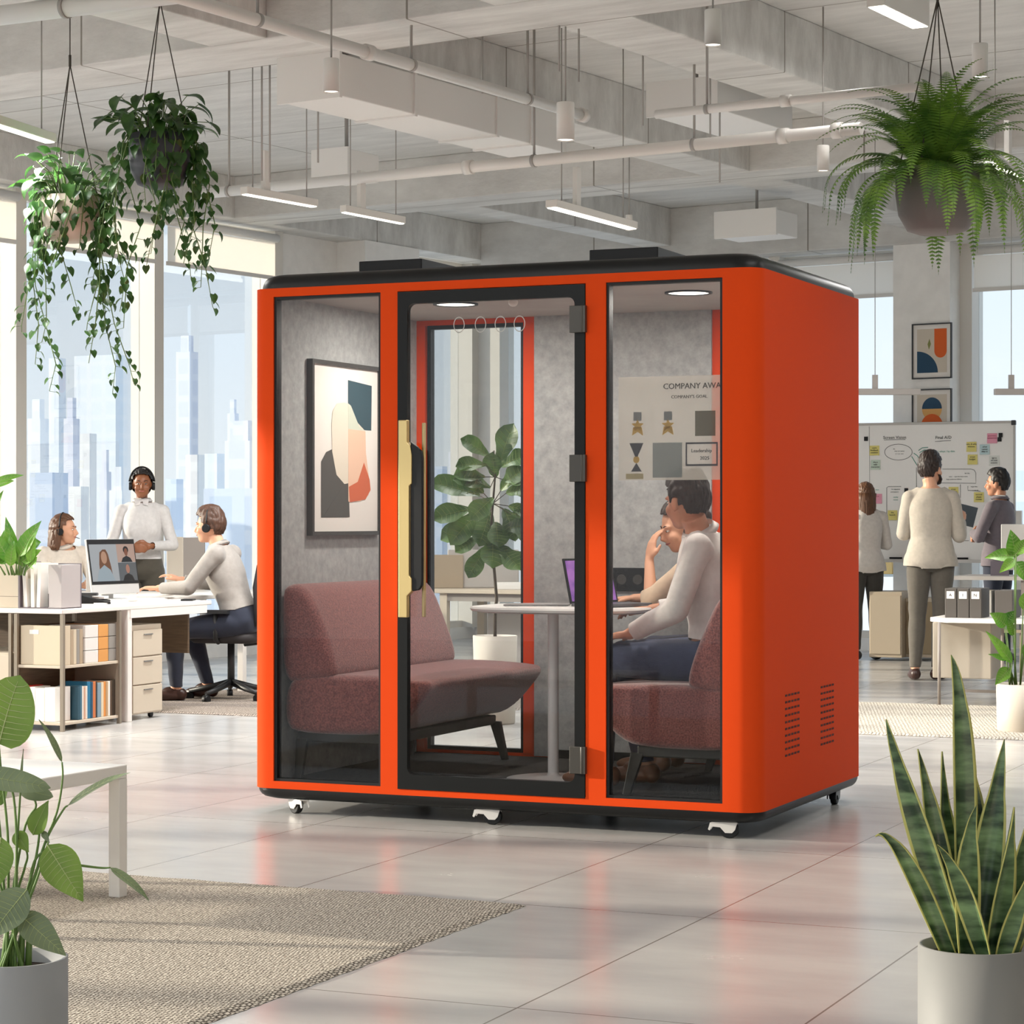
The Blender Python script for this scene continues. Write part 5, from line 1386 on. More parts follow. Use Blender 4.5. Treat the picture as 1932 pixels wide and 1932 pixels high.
inkk = mat('marker_black', '3d3b3c', .7); inkg = mat('marker_teal', '3f9a85', .7); inkr = mat('marker_red', 'b8506a', .7)
MW = lambda x, z, y=-.003: Matrix(((1, 0, 0, x), (0, 0, -1, y), (0, 1, 0, z), (0, 0, 0, 1)))
def wtext(s, px, py, size, m):
    x, z = wbm(px, py); mb = MB(); textmesh(s, size*.47, MW(x, z), mb); mb.build('writing', m, wb, fix=False)
def wline(pts, m, r=.002, nm='drawn_line', par=None):
    q = [Vector((wbm(*p)[0], -.002, wbm(*p)[1])) for p in pts]; MB().tube(q, r, 4).build(nm, m, par or wb)
wtext('Screen Vision', 1688, 828, .085, inkk); wtext('Final A/D', 1780, 828, .085, inkk)
wline([(1668, 830), (1708, 829)], inkk); wline([(1764, 833), (1794, 831)], inkk)
wline([(1695+26*math.cos(t*PI/12), 853+15*math.sin(t*PI/12)) for t in range(25)], inkk)
wtext('the', 1687, 848, .03, inkk); wtext('what our system', 1697, 852, .03, inkk); wtext('is + can  now', 1697, 857, .03, inkk)
wline([(1724, 855), (1731, 860), (1737, 870)], inkg, .003); wline([(1720, 861), (1726, 871), (1732, 880)], inkg, .003)
wline([(1733, 850), (1740, 845), (1751, 844)], inkg, .003); wline([(1735, 854), (1743, 849), (1755, 849)], inkg, .003)
wtext('+ adopt / by date', 1785, 853, .05, inkg)
wline([(1778, 885), (1832, 885), (1838, 887), (1841, 892), (1841, 912), (1775, 911)], inkk)
wtext('for the', 1825, 894, .035, inkk); wtext('users  -  open the doors more', 1808, 900, .03, inkk); wtext('keep continuous delivery', 1800, 905, .03, inkk)
wline([(1812, 914), (1812, 939)], inkk); wline([(1729, 882), (1729, 925)], inkk)
wline([(1673, 991), (1673, 920), (1676, 918), (1700, 918)], inkk); wtext('Set objectives', 1690, 924, .032, inkk); wtext('and measure', 1688, 929, .032, inkk); wtext('weekly', 1690, 939, .035, inkg); wtext('review', 1690, 944, .035, inkg)
wline([(1826, 917), (1826, 925), (1850, 927)], inkk); wtext('target date', 1838, 919, .03, inkk); wtext('to ship all', 1840, 926, .03, inkk)
wline([(1640, 790+15), (1641, 940)], mat('marker_faint', 'b5b2b0', .7), .002)
wtext('next steps', 1816, 1005, .04, inkk); wtext('plan', 1816, 1013, .04, inkk); wline([(1800, 1020), (1828, 1020)], inkk); wtext('share', 1655, 925, .035, inkg)
def note(px, py, col, lines, m_, where, s=.092, wr=True):
    x, z = wbm(px, py); o = empty('sticky_note', pr.xy.to_3d()+XD*x-YD*.004+Vector((0, 0, z)), RP, where, 'sticky note', 'sticky notes on the whiteboard')
    mb = MB(); h = s/2
    mb.add([(-h, 0, h), (h, 0, h), (h, -.001, 0), (h, -.009, -h), (-h, -.007, -h), (-h, -.001, 0), (-h, .001, h), (h, .001, h), (h, 0, -h), (-h, 0, -h)], [(0, 1, 2, 5), (5, 2, 3, 4), (6, 9, 8, 7), (0, 6, 7, 1), (4, 3, 8, 9), (0, 5, 4, 9, 6), (1, 7, 8, 3, 2)]).build('paper', mat('note_'+col, col, .7), o)
    mb = MB()
    for i, t in enumerate(lines): textmesh(t, .021, Matrix(((1, 0, 0, 0), (0, 0, -1, -.003-.004*i if i else -.0015), (0, 1, 0, .018-.022*i), (0, 0, 0, 1))), mb)
    mb.build('writing', m_, o, fix=False)
Yw, Gn, Pk, Bl, Wt = 'e9dd86', 'cfe0cf', 'eda3b8', 'c3dcdf', 'e4e6e0'
note(1650, 850, Yw, ['users', 'feedback', 'sessions'], inkk, 'yellow sticky note nearest the pod, highest on the left of the board')
note(1652, 877, Gn, ['share', 'with', 'everyone'], inkk, 'pale green sticky note below the yellow one near the pod')
note(1655, 941, Pk, ['now'], inkr, 'pink sticky note beside the long-haired woman')
note(1684, 972, Yw, ['the', 'launch'], inkk, 'yellow sticky note left of the man in the beige sweater')
note(1872, 827, Pk, ['priorities', 'tomorrow'], inkr, 'pink sticky note at the top right of the board')
note(1833, 843, Yw, ['who & why', 'mission'], inkk, 'yellow sticky note right of the second heading, upper of two')
note(1835, 867, Yw, ['scope', 'budget'], inkk, 'yellow sticky note right of the second heading, lower of two')
note(1858, 848, Bl, ['what', 'comes', 'after it'], inkk, 'light blue sticky note near the top right of the board')
note(1876, 869, Wt, ['agree', 'all new', 'actions'], inkk, 'white sticky note above the man in the suit')
note(1799, 928, Yw, ['great', 'progress'], inkk, 'yellow sticky note between the two men, left')
note(1847, 938, Yw, ['second', 'phase', 'review'], inkk, 'yellow sticky note just beside the suited man\'s chin')
for i, (px, py, lab) in enumerate([(1888, 821, 'black square magnet near the top right corner of the board, upper'), (1886, 829, 'small black magnet under the upper one at the top right'), (1634, 828, 'dark magnet next to the pod edge on the board'), (1710, 925, 'dark magnet with pink tab by the beige sweater')]):
    x, z = wbm(px, py); o = MB().box(-.018, .018, -.008, 0, -.02, .02).build('magnet', M_black, bevel=.002, loc=pr.xy.to_3d()+XD*x-YD*.002+Vector((0, 0, z))); o.rotation_euler = (0, 0, RP); tag(o, lab, 'magnet')
for i, (px, lab) in enumerate([(1692, 'dark marker pen on the board tray, left'), (1816, 'dark marker pen on the board tray, between the men')]):
    x, z = wbm(px, 1060); o = MB().cyl((-.06, 0, 0), (.06, 0, 0), .009).build('marker_pen', M_black, loc=pr.xy.to_3d()+XD*x-YD*.04+Vector((0, 0, zt0+.01))); o.rotation_euler = (0, 0, RP); tag(o, lab, 'pen')
# cabinets and shelves behind/below the board
def cabinet(px, pyb, w_, h, label, m_, mt=None, doors=1, name='low_cabinet', dd=.45):
    b_ = fl(px, pyb); o = empty(name, b_, RP, label, 'cabinet')
    MB().box(0, w_, 0, dd, .03, h).build('body', m_, o, bevel=.004)
    for i in range(doors):
        MB().box(w_*i/doors+.01, w_*(i+1)/doors-.01, -.012, -.001, .06, h-.03).build('door', mt or m_, o, bevel=.003)
    return o
cabinet(1640, 1246, .30, .62, 'beige cabinet on castors behind the long-haired woman', M_creamd)
cabinet(1708, 1246, .26, .56, 'beige cabinet with an open niche behind the man in the beige sweater', M_creamd, mat('niche_taupe', '8b7a5e', .6))
sc = fl(1640, 1222); t4 = empty('side_table', (sc.x, sc.y+.15, 0), RP, 'pale side table below the whiteboard with folders under it', 'table')
MB().box(-.1, 1.6, 0, .5, .70, .725).build('tabletop', mat('table_blue', 'c3ccd3', .4), t4)
for x, y in ((-.07, .03), (1.57, .03), (-.07, .47), (1.57, .47)): MB().box(x-.015, x+.015, y-.015, y+.015, 0, .70).build('leg', M_post, t4)
for i, (dx, c_, lab) in enumerate([(.03, 'd9b77a', 'amber folder box on the pale side table, left'), (.3, 'dcbc84', 'amber folder box on the pale side table, second'), (.92, 'e3d3ac', 'cream folder box seen between the two men'), (1.12, 'a5a6a8', 'grey folder box seen between the two men'), (1.3, '3a4656', 'dark blue folder beside the man in the suit')]):
    o = MB().box(0, .2 if i < 4 else .06, 0, .3, 0, .12).build('folder_box', mat('fold_'+c_, c_, .7), bevel=.003, loc=Vector((sc.x, sc.y+.15, .7255))+XD*dx+YD*.1); o.rotation_euler = (0, 0, RP); tag(o, lab, 'box')
# desk behind low table, with monitor and printer-like things
b_ = at(1792, 1087, 19.2); t5 = empty('desk', (b_.x, b_.y, 0), RP, 'long grey desk in front of the man in the suit at the right', 'desk')
zt5 = b_.z
MB().box(0, 2.4, 0, .75, zt5-.03, zt5).build('desktop', mat('desk_grey', 'bdb8b4', .45), t5)
for x, y in ((.6, .04), (.6, .7), (2.3, .04)): MB().box(x-.02, x+.02, y-.02, y+.02, 0, zt5-.03).build('leg', mat('leg_taupe', '8f8781', .5), t5)
for i, (dx, w_, c_, lab) in enumerate([(.02, .14, 'a9a39c', 'grey file below the grey desk, leftmost'), (.17, .06, 'cdb57c', 'yellow file below the grey desk'), (.24, .05, 'd6d2ca', 'white file below the grey desk'), (.32, .2, '7c7f82', 'slate file box below the grey desk')]):
    o = MB().box(0, w_, 0, .3, 0, .32).build('file_box', mat('file_'+c_, c_, .7), bevel=.003, loc=Vector((b_.x, b_.y, .36))+XD*dx+YD*.25); o.rotation_euler = (0, 0, RP); tag(o, lab, 'file')
o = empty('low_shelf', Vector((b_.x, b_.y, 0))+YD*.2, RP, 'low shelf carrying files below the grey desk', 'shelf')
MB().box(-.02, .56, 0, .4, .335, .36).build('shelf_board', M_creamd, o)
for x in (0, .54): MB().box(x-.012, x+.012, .02, .38, 0, .335).build('side', M_creamd, o)
mo2 = empty('computer_monitor', at(1918, 1087, 19.3), RP, 'back of a silver desktop monitor at the right edge behind the leafy plant', 'monitor')
MB().box(-.13, .4, 0, .02, .05, .43).build('shell', M_alu, mo2, bevel=.006)
MB().lathe([(0, -.0), (.014, 0)], (0, 0, 0), 12)
MB().cyl((.1, -.001, .36), (.1, 0, .36), .014, n=12).build('emblem', M_wpl, mo2)
MB().box(.05, .3, -.12, .1, 0, .008).box(.12, .22, -.03, -.02, .008, .25).build('stand', M_alu, mo2)
o = MB().box(-.01, .14, 0, .02, 0, .12).build('picture_stand', mat('tablet_slate', '5b5560', .5), loc=at(1871, 1086, 19.25)); o.rotation_euler = (0, 0, RP); tag(o, 'small dark panel standing on the grey desk in front of the suited man', 'panel')
# chair and stuff under
# low table in front with binders
z6 = .60; b_ = fl(1772, 1333); 
t6 = empty('low_table', b_, RP, 'low table with thin legs on the ivory rug at the right', 'table')
MB().prism([(-.09, .12), (.07, -.06), (1.6, -.06), (1.6, .62), (-.09, .62)], z6-.03, z6).build('tabletop', M_wpl, t6, bevel=.004)
for x, y in ((.0, .0), (.1, -.04+.0), (.42, .04), (.0, .58), (1.5, .04)): 
    if (x, y) == (.1, -.04): continue
    MB().cyl((x, y, 0), (x, y, z6-.03), .011).build('leg', mat('leg_taupe', '', .5), t6)
MB().box(.0, .6, .56, .58, .06, .08).build('stretcher', mat('leg_taupe', '', .5), t6)
hb = MB().box(-.06, .34, .06, .42, .19, z6-.03).build('drawer_box', mat('box_taupe2', 'a59c8e', .6), t6, bevel=.006)
for i, (dx, lab) in enumerate([(.02, 'dark grey binder with a white label on the low table, leftmost'), (.105, 'dark grey binder with a white label on the low table, second'), (.19, 'dark grey binder with a white label on the low table, third'), (.36, 'dark grey box on the low table right of the labelled binders')]):
    o = empty('binder', b_+XD*dx+YD*.08+Vector((0, 0, z6)), RP, lab, 'binder', 'dark binders on the low table')
    MB().box(0, .08 if i < 3 else .12, 0, .26, 0, .20 if i < 3 else .19).build('cover', mat('binder_dark', '4f4a45', .6), o, bevel=.004)
    if i < 3:
        MB().box(.012, .065, -.0012, 0, .13, .18).build('label', M_paper, o)
        mb = MB(); textmesh(['A', 'I', 'N'][i], .03, Matrix(((1, 0, 0, .038), (0, 0, -1, -.0018), (0, 1, 0, .145), (0, 0, 0, 1))), mb); mb.build('lettering', M_dgrey, o)
# papers and device on the right end of the low table
o = MB().box(0, .35, 0, .2, 0, .02).build('document_tray', M_paper, loc=b_+XD*.62+YD*.2+Vector((0, 0, z6+.001))); o.rotation_euler = (0, 0, RP); tag(o, 'white tray on the low table behind the leaves', 'tray')
# leafy plant at right edge
Y = 13.9; pY = at(1930, 1383, Y)
leafy(1930, 981+CAMH*F0/Y, Y, 0, 'leafy plant in a cream pot at the right edge, on the ivory rug', [
    ((1915, 1292), (1915, 1052), (1905, 1000), 36), ((1915, 1292), (1912, 1048), (1856, 1048), 30), ((1915, 1292), (1910, 1055), (1880, 1078), 22), ((1915, 1292), (1918, 1060), (1945, 1100), 34), ((1915, 1292), (1912, 1045), (1930, 1015), 26),
    ((1910, 1292), (1897, 1180), (1868, 1155), 34), ((1910, 1292), (1897, 1180), (1915, 1152), 30), ((1905, 1292), (1905, 1250), (1858, 1188), 24), ((1905, 1292), (1898, 1245), (1865, 1232), 14), ((1915, 1292), (1905, 1260), (1876, 1290), 28),
    ((1925, 1292), (1925, 1150), (1945, 1105), 34), ((1925, 1292), (1930, 1240), (1960, 1190), 30), ((1918, 1292), (1912, 1200), (1900, 1165), 18), ((1925, 1292), (1935, 1180), (1950, 1160), 26)],
    (50/F0*Y, at(0, 1290, Y).z, mat('cream_pot', '', .55)), lm=L_bright, seed=9)
# two pictures on the pillar
def picture(px0, px1, py0, py1, label, shapes):
    v0 = room(5.255, .3, 0)
    def inter(px, py):
        rd = Vector(((px-CX)/F0, 1, 0)); n_ = Vector((-SA, -CA, 0)); k = v0.dot(n_)/rd.dot(n_); q = rd*k
        return q, CAMH+(HY-py)/F0*q.y
    q0, z1 = inter(px0, py0); q1, _ = inter(px1, py0); _, z0 = inter(px0, py1)
    w_ = (q1-q0).length; h = z1-z0
    o = empty('framed_picture', ((q0+q1)/2).xy.to_3d()+Vector((-SA, -CA, 0))*.0+Vector((0, 0, (z0+z1)/2)), RA, label, 'picture')
    a, b, f_ = w_/2, h/2, .012
    MB().box(-a, a, -.025, 0, b-f_, b).box(-a, a, -.025, 0, -b, -b+f_).box(-a, -a+f_, -.025, 0, -b+f_, b-f_).box(a-f_, a, -.025, 0, -b+f_, b-f_).build('frame', M_dgrey, o)
    cv = MB().box(-a+f_, a-f_, -.012, 0, -b+f_, b-f_).build('canvas', mat('art_white', '', .7), o)
    for i, (pts, m_) in enumerate(shapes):
        mb = MB(); mb.prism([(x*a, z*b) for x, z in pts], 0, .0004, Matrix(((1, 0, 0, 0), (0, 0, -1, -.0125-.0005*i), (0, 1, 0, 0), (0, 0, 0, 1)))); mb.build('shape', m_, cv)
ab = mat('art_sand', 'cfc4b4', .7); ao = mat('art_orange', 'd9601f', .7); abl = mat('art_blue', '1f4560', .7); aol = mat('art_olive', '7c8044', .7); aam = mat('art_amber', 'd9a562', .7)
def arc(cx, cy, rx, ry, a0, a1, n=16): return [(cx+rx*math.cos(R(a0+(a1-a0)*i/n)), cy+ry*math.sin(R(a0+(a1-a0)*i/n))) for i in range(n+1)]
picture(1722, 1797, 612, 716, 'upper framed abstract picture with an orange tab on the white pillar', [
    ([(-.75, -.78), (.75, -.78), (.75, .8), (-.75, .8)], ab), ([(.12, .8), (.12, .1)]+arc(.43, .0, .31, .25, 180, 360)[0:]+[(.74, .1), (.74, .8)], ao),
    ([(-.75, -.78)]+arc(-.75, -.78, 1.05, .78, 0, 90), abl), ([(-.15, .05), (-.05, .25), (-.12, .45), (-.22, .25)], aol)])
picture(1722, 1797, 735, 842, 'lower framed abstract picture with a blue and orange sun, partly behind the whiteboard', [
    ([(-.75, -.78), (.75, -.78), (.75, .8), (-.75, .8)], ab), (arc(0, .3, .5, .4, 0, 180), abl), (arc(0, .3, .5, .4, 180, 360), aam), (arc(0, -.3, .55, .42, 0, 180), ao)])
# ================================================================== PEOPLE
def capsule(mb, p0, p1, r0, r1, flat=1.0, n=14):
    p0, p1 = Vector(p0), Vector(p1)
    mb.tube([p0, p0.lerp(p1, .5), p1], [r0, (r0+r1)/2, r1], n, True, True, flat); mb.ell(p0, (r0,)*3, nu=12, nv=8); mb.ell(p1, (r1,)*3, nu=12, nv=8)
def hand(mb, w_, d, pn, side, curl=.5, sc=1.0, thumb=.6):
    """w_ wrist, d pointing direction, pn palm normal (palm side), side +1: thumb towards +s"""
    d = Vector(d).normalized(); pn = Vector(pn); pn = (pn-d*pn.dot(d)).normalized(); s = d.cross(pn).normalized()*side
    w_ = Vector(w_); segs = []
    k0 = w_+d*.088*sc
    for off in (-.028, -.010, .008, .026):
        mb.tube([w_+s*off*.55*sc, w_+d*.045*sc+s*off*.9*sc, k0+s*off*sc], [.016*sc, .0165*sc, .0125*sc], 10)
        mb.ell(k0+s*off*sc, (.0125*sc,)*3, nu=10, nv=6)
    segs.append((w_, k0, .035, .035))
    for i, (off, ln) in enumerate(((.026, .070), (.008, .080), (-.010, .074), (-.028, .058))):
        p = k0+s*off*sc; a = curl*.55; q = d.copy(); r = .0092
        for j, f in enumerate((.45, .32, .25)):
            q = (d*math.cos(a)+pn*math.sin(a)+s*off*1.2).normalized()
            p2 = p+q*ln*f*sc; capsule(mb, p, p2, r*sc, (r-.001)*sc, n=8); segs.append((p, p2, .012, .012)); p = p2; r -= .001; a += curl*.75
    t0 = w_+d*.022*sc+s*.022*sc; t1 = t0+(d*.55+s*.65+pn*.3*thumb).normalized()*.045*sc; t2 = t1+(d*.85+s*.15+pn*.4*thumb).normalized()*.032*sc
    capsule(mb, t0, t1, .0145*sc, .011*sc, n=8); capsule(mb, t1, t2, .0105*sc, .009*sc, n=8); segs.append((t0, t1, .014, .012)); segs.append((t1, t2, .012, .01))
    return segs
def person(label, loc, rz, J, skin, shirt, trousers, shoes, hair, S=1.0, fem=False, vox=.0065, sleeve=1.0, untuck=False, sweater=False, extra=None, wings=False):
    root = empty('person', loc, rz, label, 'person'); root.scale = (1, 1, 1)
    V = {k: (Vector(v)*S if not isinstance(v, (int, float)) else v) for k, v in J.items() if k not in ('hl', 'hr', 'pl', 'pr', 'yaw', 'pitch', 'roll', 'tl', 'tr', 'cl', 'cr')}
    mb = MB(); caps = []
    # torso
    pel, che, nek = V['pel'], V['che'], V['nek']
    sidev = (V['shr']-V['shl']).normalized(); hips = (V['hpr']-V['hpl']).normalized()
    wf = .92 if fem else 1.0
    up0 = (che-pel).normalized()
    P = [pel-up0*.11*S, pel-up0*.04*S, pel+up0*.04*S, pel.lerp(che, .42), pel.lerp(che, .75), che, che.lerp(nek, .45), che.lerp(nek, .8), nek]
    Wd = [.10, .155 if not fem else .165, .156 if not fem else .155, .138*wf, .150*wf, .162*wf, .152*wf, .095, .058]
    Dp = [.08, .115, .112, .095*wf, .108, .118, .105, .075, .058]
    rings = []
    for i, p in enumerate(P):
        d = (P[min(i+1, len(P)-1)]-P[max(i-1, 0)]).normalized(); t = i/(len(P)-1)
        sv = hips.lerp(sidev, t).normalized(); sv = (sv-d*sv.dot(d)).normalized(); fv = d.cross(sv)*1.0
        rings.append([p+sv*math.copysign(abs(math.cos(a))**.85, math.cos(a))*Wd[i]*S+fv*math.copysign(abs(math.sin(a))**.9, math.sin(a))*Dp[i]*S for a in (2*PI*k/20 for k in range(20))])
    mb.loft(rings)
    fwd = Vector((0, 1, 0)); fwd = sidev.cross(up0)*-1 if sidev.cross(up0).y < 0 else sidev.cross(up0)
    if fem:
        for s in (-1, 1): mb.ell(che+sidev*s*.065*S+fwd*.075*S-up0*.03*S, (.060*S, .042*S, .062*S), nu=14, nv=10)
    for i in range(len(P)-1): caps.append((P[i], P[i+1], Wd[i]*S*.85, Wd[i+1]*S*.85, 'torso', i))
    # neck + head
    hed = V['hed']
    H = Matrix.Translation(hed) @ Euler((J.get('pitch', 0), J.get('roll', 0), J.get('yaw', 0)), 'XYZ').to_matrix().to_4x4()
    H = Matrix.Translation(hed) @ (Matrix.Rotation(J.get('yaw', 0), 4, 'Z') @ Matrix.Rotation(J.get('roll', 0), 4, 'Y') @ Matrix.Rotation(J.get('pitch', 0), 4, 'X'))
    R3 = H.to_3x3()
    hs = S*(1.0 if not fem else .97)
    def hp(x, y, z): return H @ Vector((x*hs, y*hs, z*hs))
    nb = hp(0, -.03, -.06)
    mb.tube([nek-up0*.05*S, nek.lerp(nb, .5), nb], [.062*S, .052*S, .053*S] if not fem else [.054*S, .045*S, .047*S], 14)
    caps.append((nek+Vector((0, 0, .015))*S, nb, .05*S, .05*S, 'neck', 0))
    mb.ell(hp(0, -.012, .025), (.076*hs, .096*hs, .094*hs), R3)
    mb.ell(hp(0, .028, -.035), (.060*hs, .062*hs, .072*hs), R3); mb.ell(hp(0, .055, -.078), (.032*hs, .030*hs, .028*hs), R3)
    for s in (-1, 1):
        mb.ell(hp(s*.035, .058, -.025), (.028*hs, .028*hs, .03*hs), R3); mb.ell(hp(s*.079, -.008, -.008), (.010*hs, .020*hs, .032*hs), R3)
        mb.ell(hp(s*.03, .072, .028), (.024*hs, .018*hs, .010*hs), R3)
    mb.tube([hp(0, .086, .018), hp(0, .098, -.005), hp(0, .108, -.020), hp(0, .09, -.032)], [.008*hs, .010*hs, .014*hs, .012*hs], 8)
    mb.ell(hp(0, .083, -.052), (.024*hs, .012*hs, .012*hs), R3)
    caps.append((hp(0, 0, .03), hp(0, .03, -.06), .09*S, .06*S, 'head', 0))
    # arms
    for q, s in (('l', -1), ('r', 1)):
        sh, el, wr = V['sh'+q], V['el'+q], V['wr'+q]
        mb.ell(sh, (.047*S*wf, .050*S, .050*S)); capsule(mb, che.lerp(nek, .55)+sidev*s*.06*S, sh-up0*.01*S, .058*S*wf, .046*S*wf); capsule(mb, nek-up0*.02*S+sidev*s*.02*S, sh, .040*S, .036*S*wf)
        a = 1.0 if not fem else .84
        capsule(mb, sh, el, .047*S*a, .039*S*a); capsule(mb, el, wr, .041*S*a, .026*S*a)
        caps.append((sh, el, .05*S, .041*S, 'arm', 0)); caps.append((el, wr, .041*S, .027*S, 'fore', 0)); caps.append((che.lerp(nek, .5), sh, .07*S, .06*S, 'arm', 0))
        hd = Vector(J.get('h'+q) or (wr-el)); pn = Vector(J.get('p'+q) or (0, 0, -1))
        for (a0, a1, r0, r1) in hand(mb, wr, hd, pn, J.get('t'+q, s), J.get('c'+q, .5), (1.0 if not fem else .9)*S): caps.append((a0, a1, r0, r1, 'hand', 0))
    # legs
    for q, s in (('l', -1), ('r', 1)):
        hp_, kn, an = V['hp'+q], V['kn'+q], V['an'+q]
        mb.ell(hp_, (.085*S,)*3); mb.tube([hp_, hp_.lerp(kn, .35), hp_.lerp(kn, .7), kn], [.088*S, .082*S, .066*S, .056*S], 16); mb.ell(kn, (.056*S,)*3)
        mb.tube([kn, kn.lerp(an, .3), kn.lerp(an, .7), an], [.053*S, .057*S, .042*S, .034*S], 14)
        fd = V.get('f'+q, Vector((s*.15, 1, 0))).normalized(); fo = an+Vector((0, 0, -.035*S))
        mb.ell(fo-fd*.035*S+Vector((0, 0, .0)), (.036*S, .036*S, .040*S)); 
        Mr = Matrix.Rotation(math.atan2(-fd.x, fd.y), 3, 'Z')
        mb.ell(fo+fd*.06*S-Vector((0, 0, .012*S)), (.043*S, .12*S, .032*S), Mr)
        mb.ell(fo+fd*.03*S+Vector((0, 0, .015*S)), (.034*S, .07*S, .035*S), Mr)
        caps += [(hp_, kn, .085*S, .056*S, 'leg', 0), (kn, an+Vector((0, 0, .03*S)), .055*S, .036*S, 'leg', 0), (an+Vector((0, 0, -.02)), fo+fd*.1*S, .035*S, .03*S, 'foot', 0)]
    tmp = mb.build('tmp', M_white)
    md = tmp.modifiers.new('r', 'REMESH'); md.mode = 'VOXEL'; md.voxel_size = vox; md.use_smooth_shade = True
    sm = tmp.modifiers.new('s', 'SMOOTH'); sm.factor = .5; sm.iterations = 3
    dg = bpy.context.evaluated_depsgraph_get(); me = bpy.data.meshes.new_from_object(tmp.evaluated_get(dg)); bpy.data.objects.remove(tmp)
    me.materials.clear(); me.materials.append(skin); me.name = 'body'
    body = bpy.data.objects.new('body', me); COL.objects.link(body); body.parent = root
    nv = len(me.vertices); co = np.zeros(nv*3); me.vertices.foreach_get('co', co); co = co.reshape(-1, 3)
    best = np.full(nv, 1e9); tg = np.zeros(nv, int); tp_ = np.zeros(nv)
    for ci, (p0, p1, r0, r1, t_, i_) in enumerate(caps):
        a = np.array(p0); b_ = np.array(p1)-a; l2 = max(b_.dot(b_), 1e-9)
        t = np.clip(((co-a) @ b_)/l2, 0, 1); dist = np.linalg.norm(co-(a+t[:, None]*b_), axis=1)-(r0+(r1-r0)*t)
        m_ = dist < best; best[m_] = dist[m_]; tg[m_] = ci; tp_[m_] = t[m_]
    tags = np.array([c[4] for c in caps]); idx = np.array([c[5] for c in caps]); vt = tags[tg]; vi = idx[tg]
    torso = vt == 'torso'
    u0 = np.array(up0); hgt = (co-np.array(pel)) @ u0
    belt = .055*S
    hemz = -.09*S if untuck else belt-.01*S
    ntop = (nek-pel).dot(up0)-.012*S
    up_ = torso & (hgt > hemz) & (hgt < ntop) | (vt == 'arm') | ((vt == 'fore') & (tp_ < sleeve)) | (untuck & (vt == 'leg') & (hgt > hemz) & (np.abs((co-np.array(pel)) @ np.array(fwd)) < .17))
    lo_ = (torso & (hgt < belt+.02)) | (vt == 'leg')
    ft = (vt == 'foot')
    nrm = np.zeros(nv*3); me.vertices.foreach_get('normal', nrm); nrm = nrm.reshape(-1, 3)
    def cloth(mask, off, m_, name, wr=0.0, fn=None):
        ids = np.where(mask)[0]; remap = -np.ones(nv, int); remap[ids] = np.arange(len(ids))
        fs = []
        for p_ in me.polygons:
            v = [remap[i] for i in p_.vertices]
            if min(v) >= 0: fs.append(tuple(v))
        par = list(range(len(ids)))
        def fd(a_):
            while par[a_] != a_: par[a_] = par[par[a_]]; a_ = par[a_]
            return a_
        for f_ in fs:
            for b_ in f_[1:]: par[fd(b_)] = fd(f_[0])
        cn = {}
        for f_ in fs: q_ = fd(f_[0]); cn[q_] = cn.get(q_, 0)+1
        big = {k_ for k_, n_ in cn.items() if n_ > 300}
        fs = [f_ for f_ in fs if fd(f_[0]) in big]
        used = sorted({i for f_ in fs for i in f_}); rm_ = {u_: i for i, u_ in enumerate(used)}
        fs = [tuple(rm_[i] for i in f_) for f_ in fs]; ids = ids[used]
        c_ = co[ids].copy(); o_ = np.full(len(ids), off)
        if fn is not None: o_ = o_+fn(ids)
        if wr:
            for k in range(len(ids)):
                v = Vector(co[ids[k]]); o_[k] += wr*noise.noise(Vector((v.x*11, v.y*11, v.z*17)))+wr*.5*noise.noise(Vector((v.x*26, v.y*26, v.z*34+5)))
        c_ += nrm[ids]*o_[:, None]
        if wr:
            E_ = np.array(list({(min(a_, b_), max(a_, b_)) for f_ in fs for a_, b_ in zip(f_, f_[1:]+f_[:1])}))
            dg_ = np.zeros(len(ids)); np.add.at(dg_, E_[:, 0], 1); np.add.at(dg_, E_[:, 1], 1); dg_ = np.maximum(dg_, 1)
            for _ in range(16):
                sm_ = np.zeros_like(c_); np.add.at(sm_, E_[:, 0], c_[E_[:, 1]]); np.add.at(sm_, E_[:, 1], c_[E_[:, 0]])
                c_ = .35*c_+.65*sm_/dg_[:, None]
            c_ += nrm[ids]*.003
        cnt = {}
        for f_ in fs:
            for a_, b_ in zip(f_, f_[1:]+f_[:1]):
                e_ = (min(a_, b_), max(a_, b_)); cnt[e_] = cnt.get(e_, 0)+1
        nb_ = {}
        for (a_, b_), n_ in cnt.items():
            if n_ == 1: nb_.setdefault(a_, []).append(b_); nb_.setdefault(b_, []).append(a_)
        ks = [k_ for k_ in nb_ if len(nb_[k_]) == 2]
        if ks:
            A1 = np.array([nb_[k_][0] for k_ in ks]); A2 = np.array([nb_[k_][1] for k_ in ks]); ks = np.array(ks)
            for _ in range(14): c_[ks] = .4*c_[ks]+.3*c_[A1]+.3*c_[A2]
        m2 = bpy.data.meshes.new(name); m2.from_pydata([tuple(x) for x in c_], [], fs)
        m2.polygons.foreach_set('use_smooth', [True]*len(fs)); m2.materials.append(m_)
        o = bpy.data.objects.new(name, m2); COL.objects.link(o); o.parent = root
        sd_ = o.modifiers.new('t', 'SOLIDIFY'); sd_.thickness = .005; sd_.offset = -1
        return o
    def flare(ids):
        h = hgt[ids]; r = np.zeros(len(ids))
        if untuck: r = np.where(h < .12*S, (.12*S-h)*.10, 0)
        return np.where(torso[ids] | (vt[ids] == 'leg'), r, 0)+(.004 if sweater else 0)
    cloth(up_, .013, shirt, 'shirt' if not untuck else 'sweater', .0035, flare)
    cloth(lo_, .009, trousers, 'trousers', .0035)
    dl = np.linalg.norm(co-np.array(V['anl']), axis=1); dr = np.linalg.norm(co-np.array(V['anr']), axis=1)
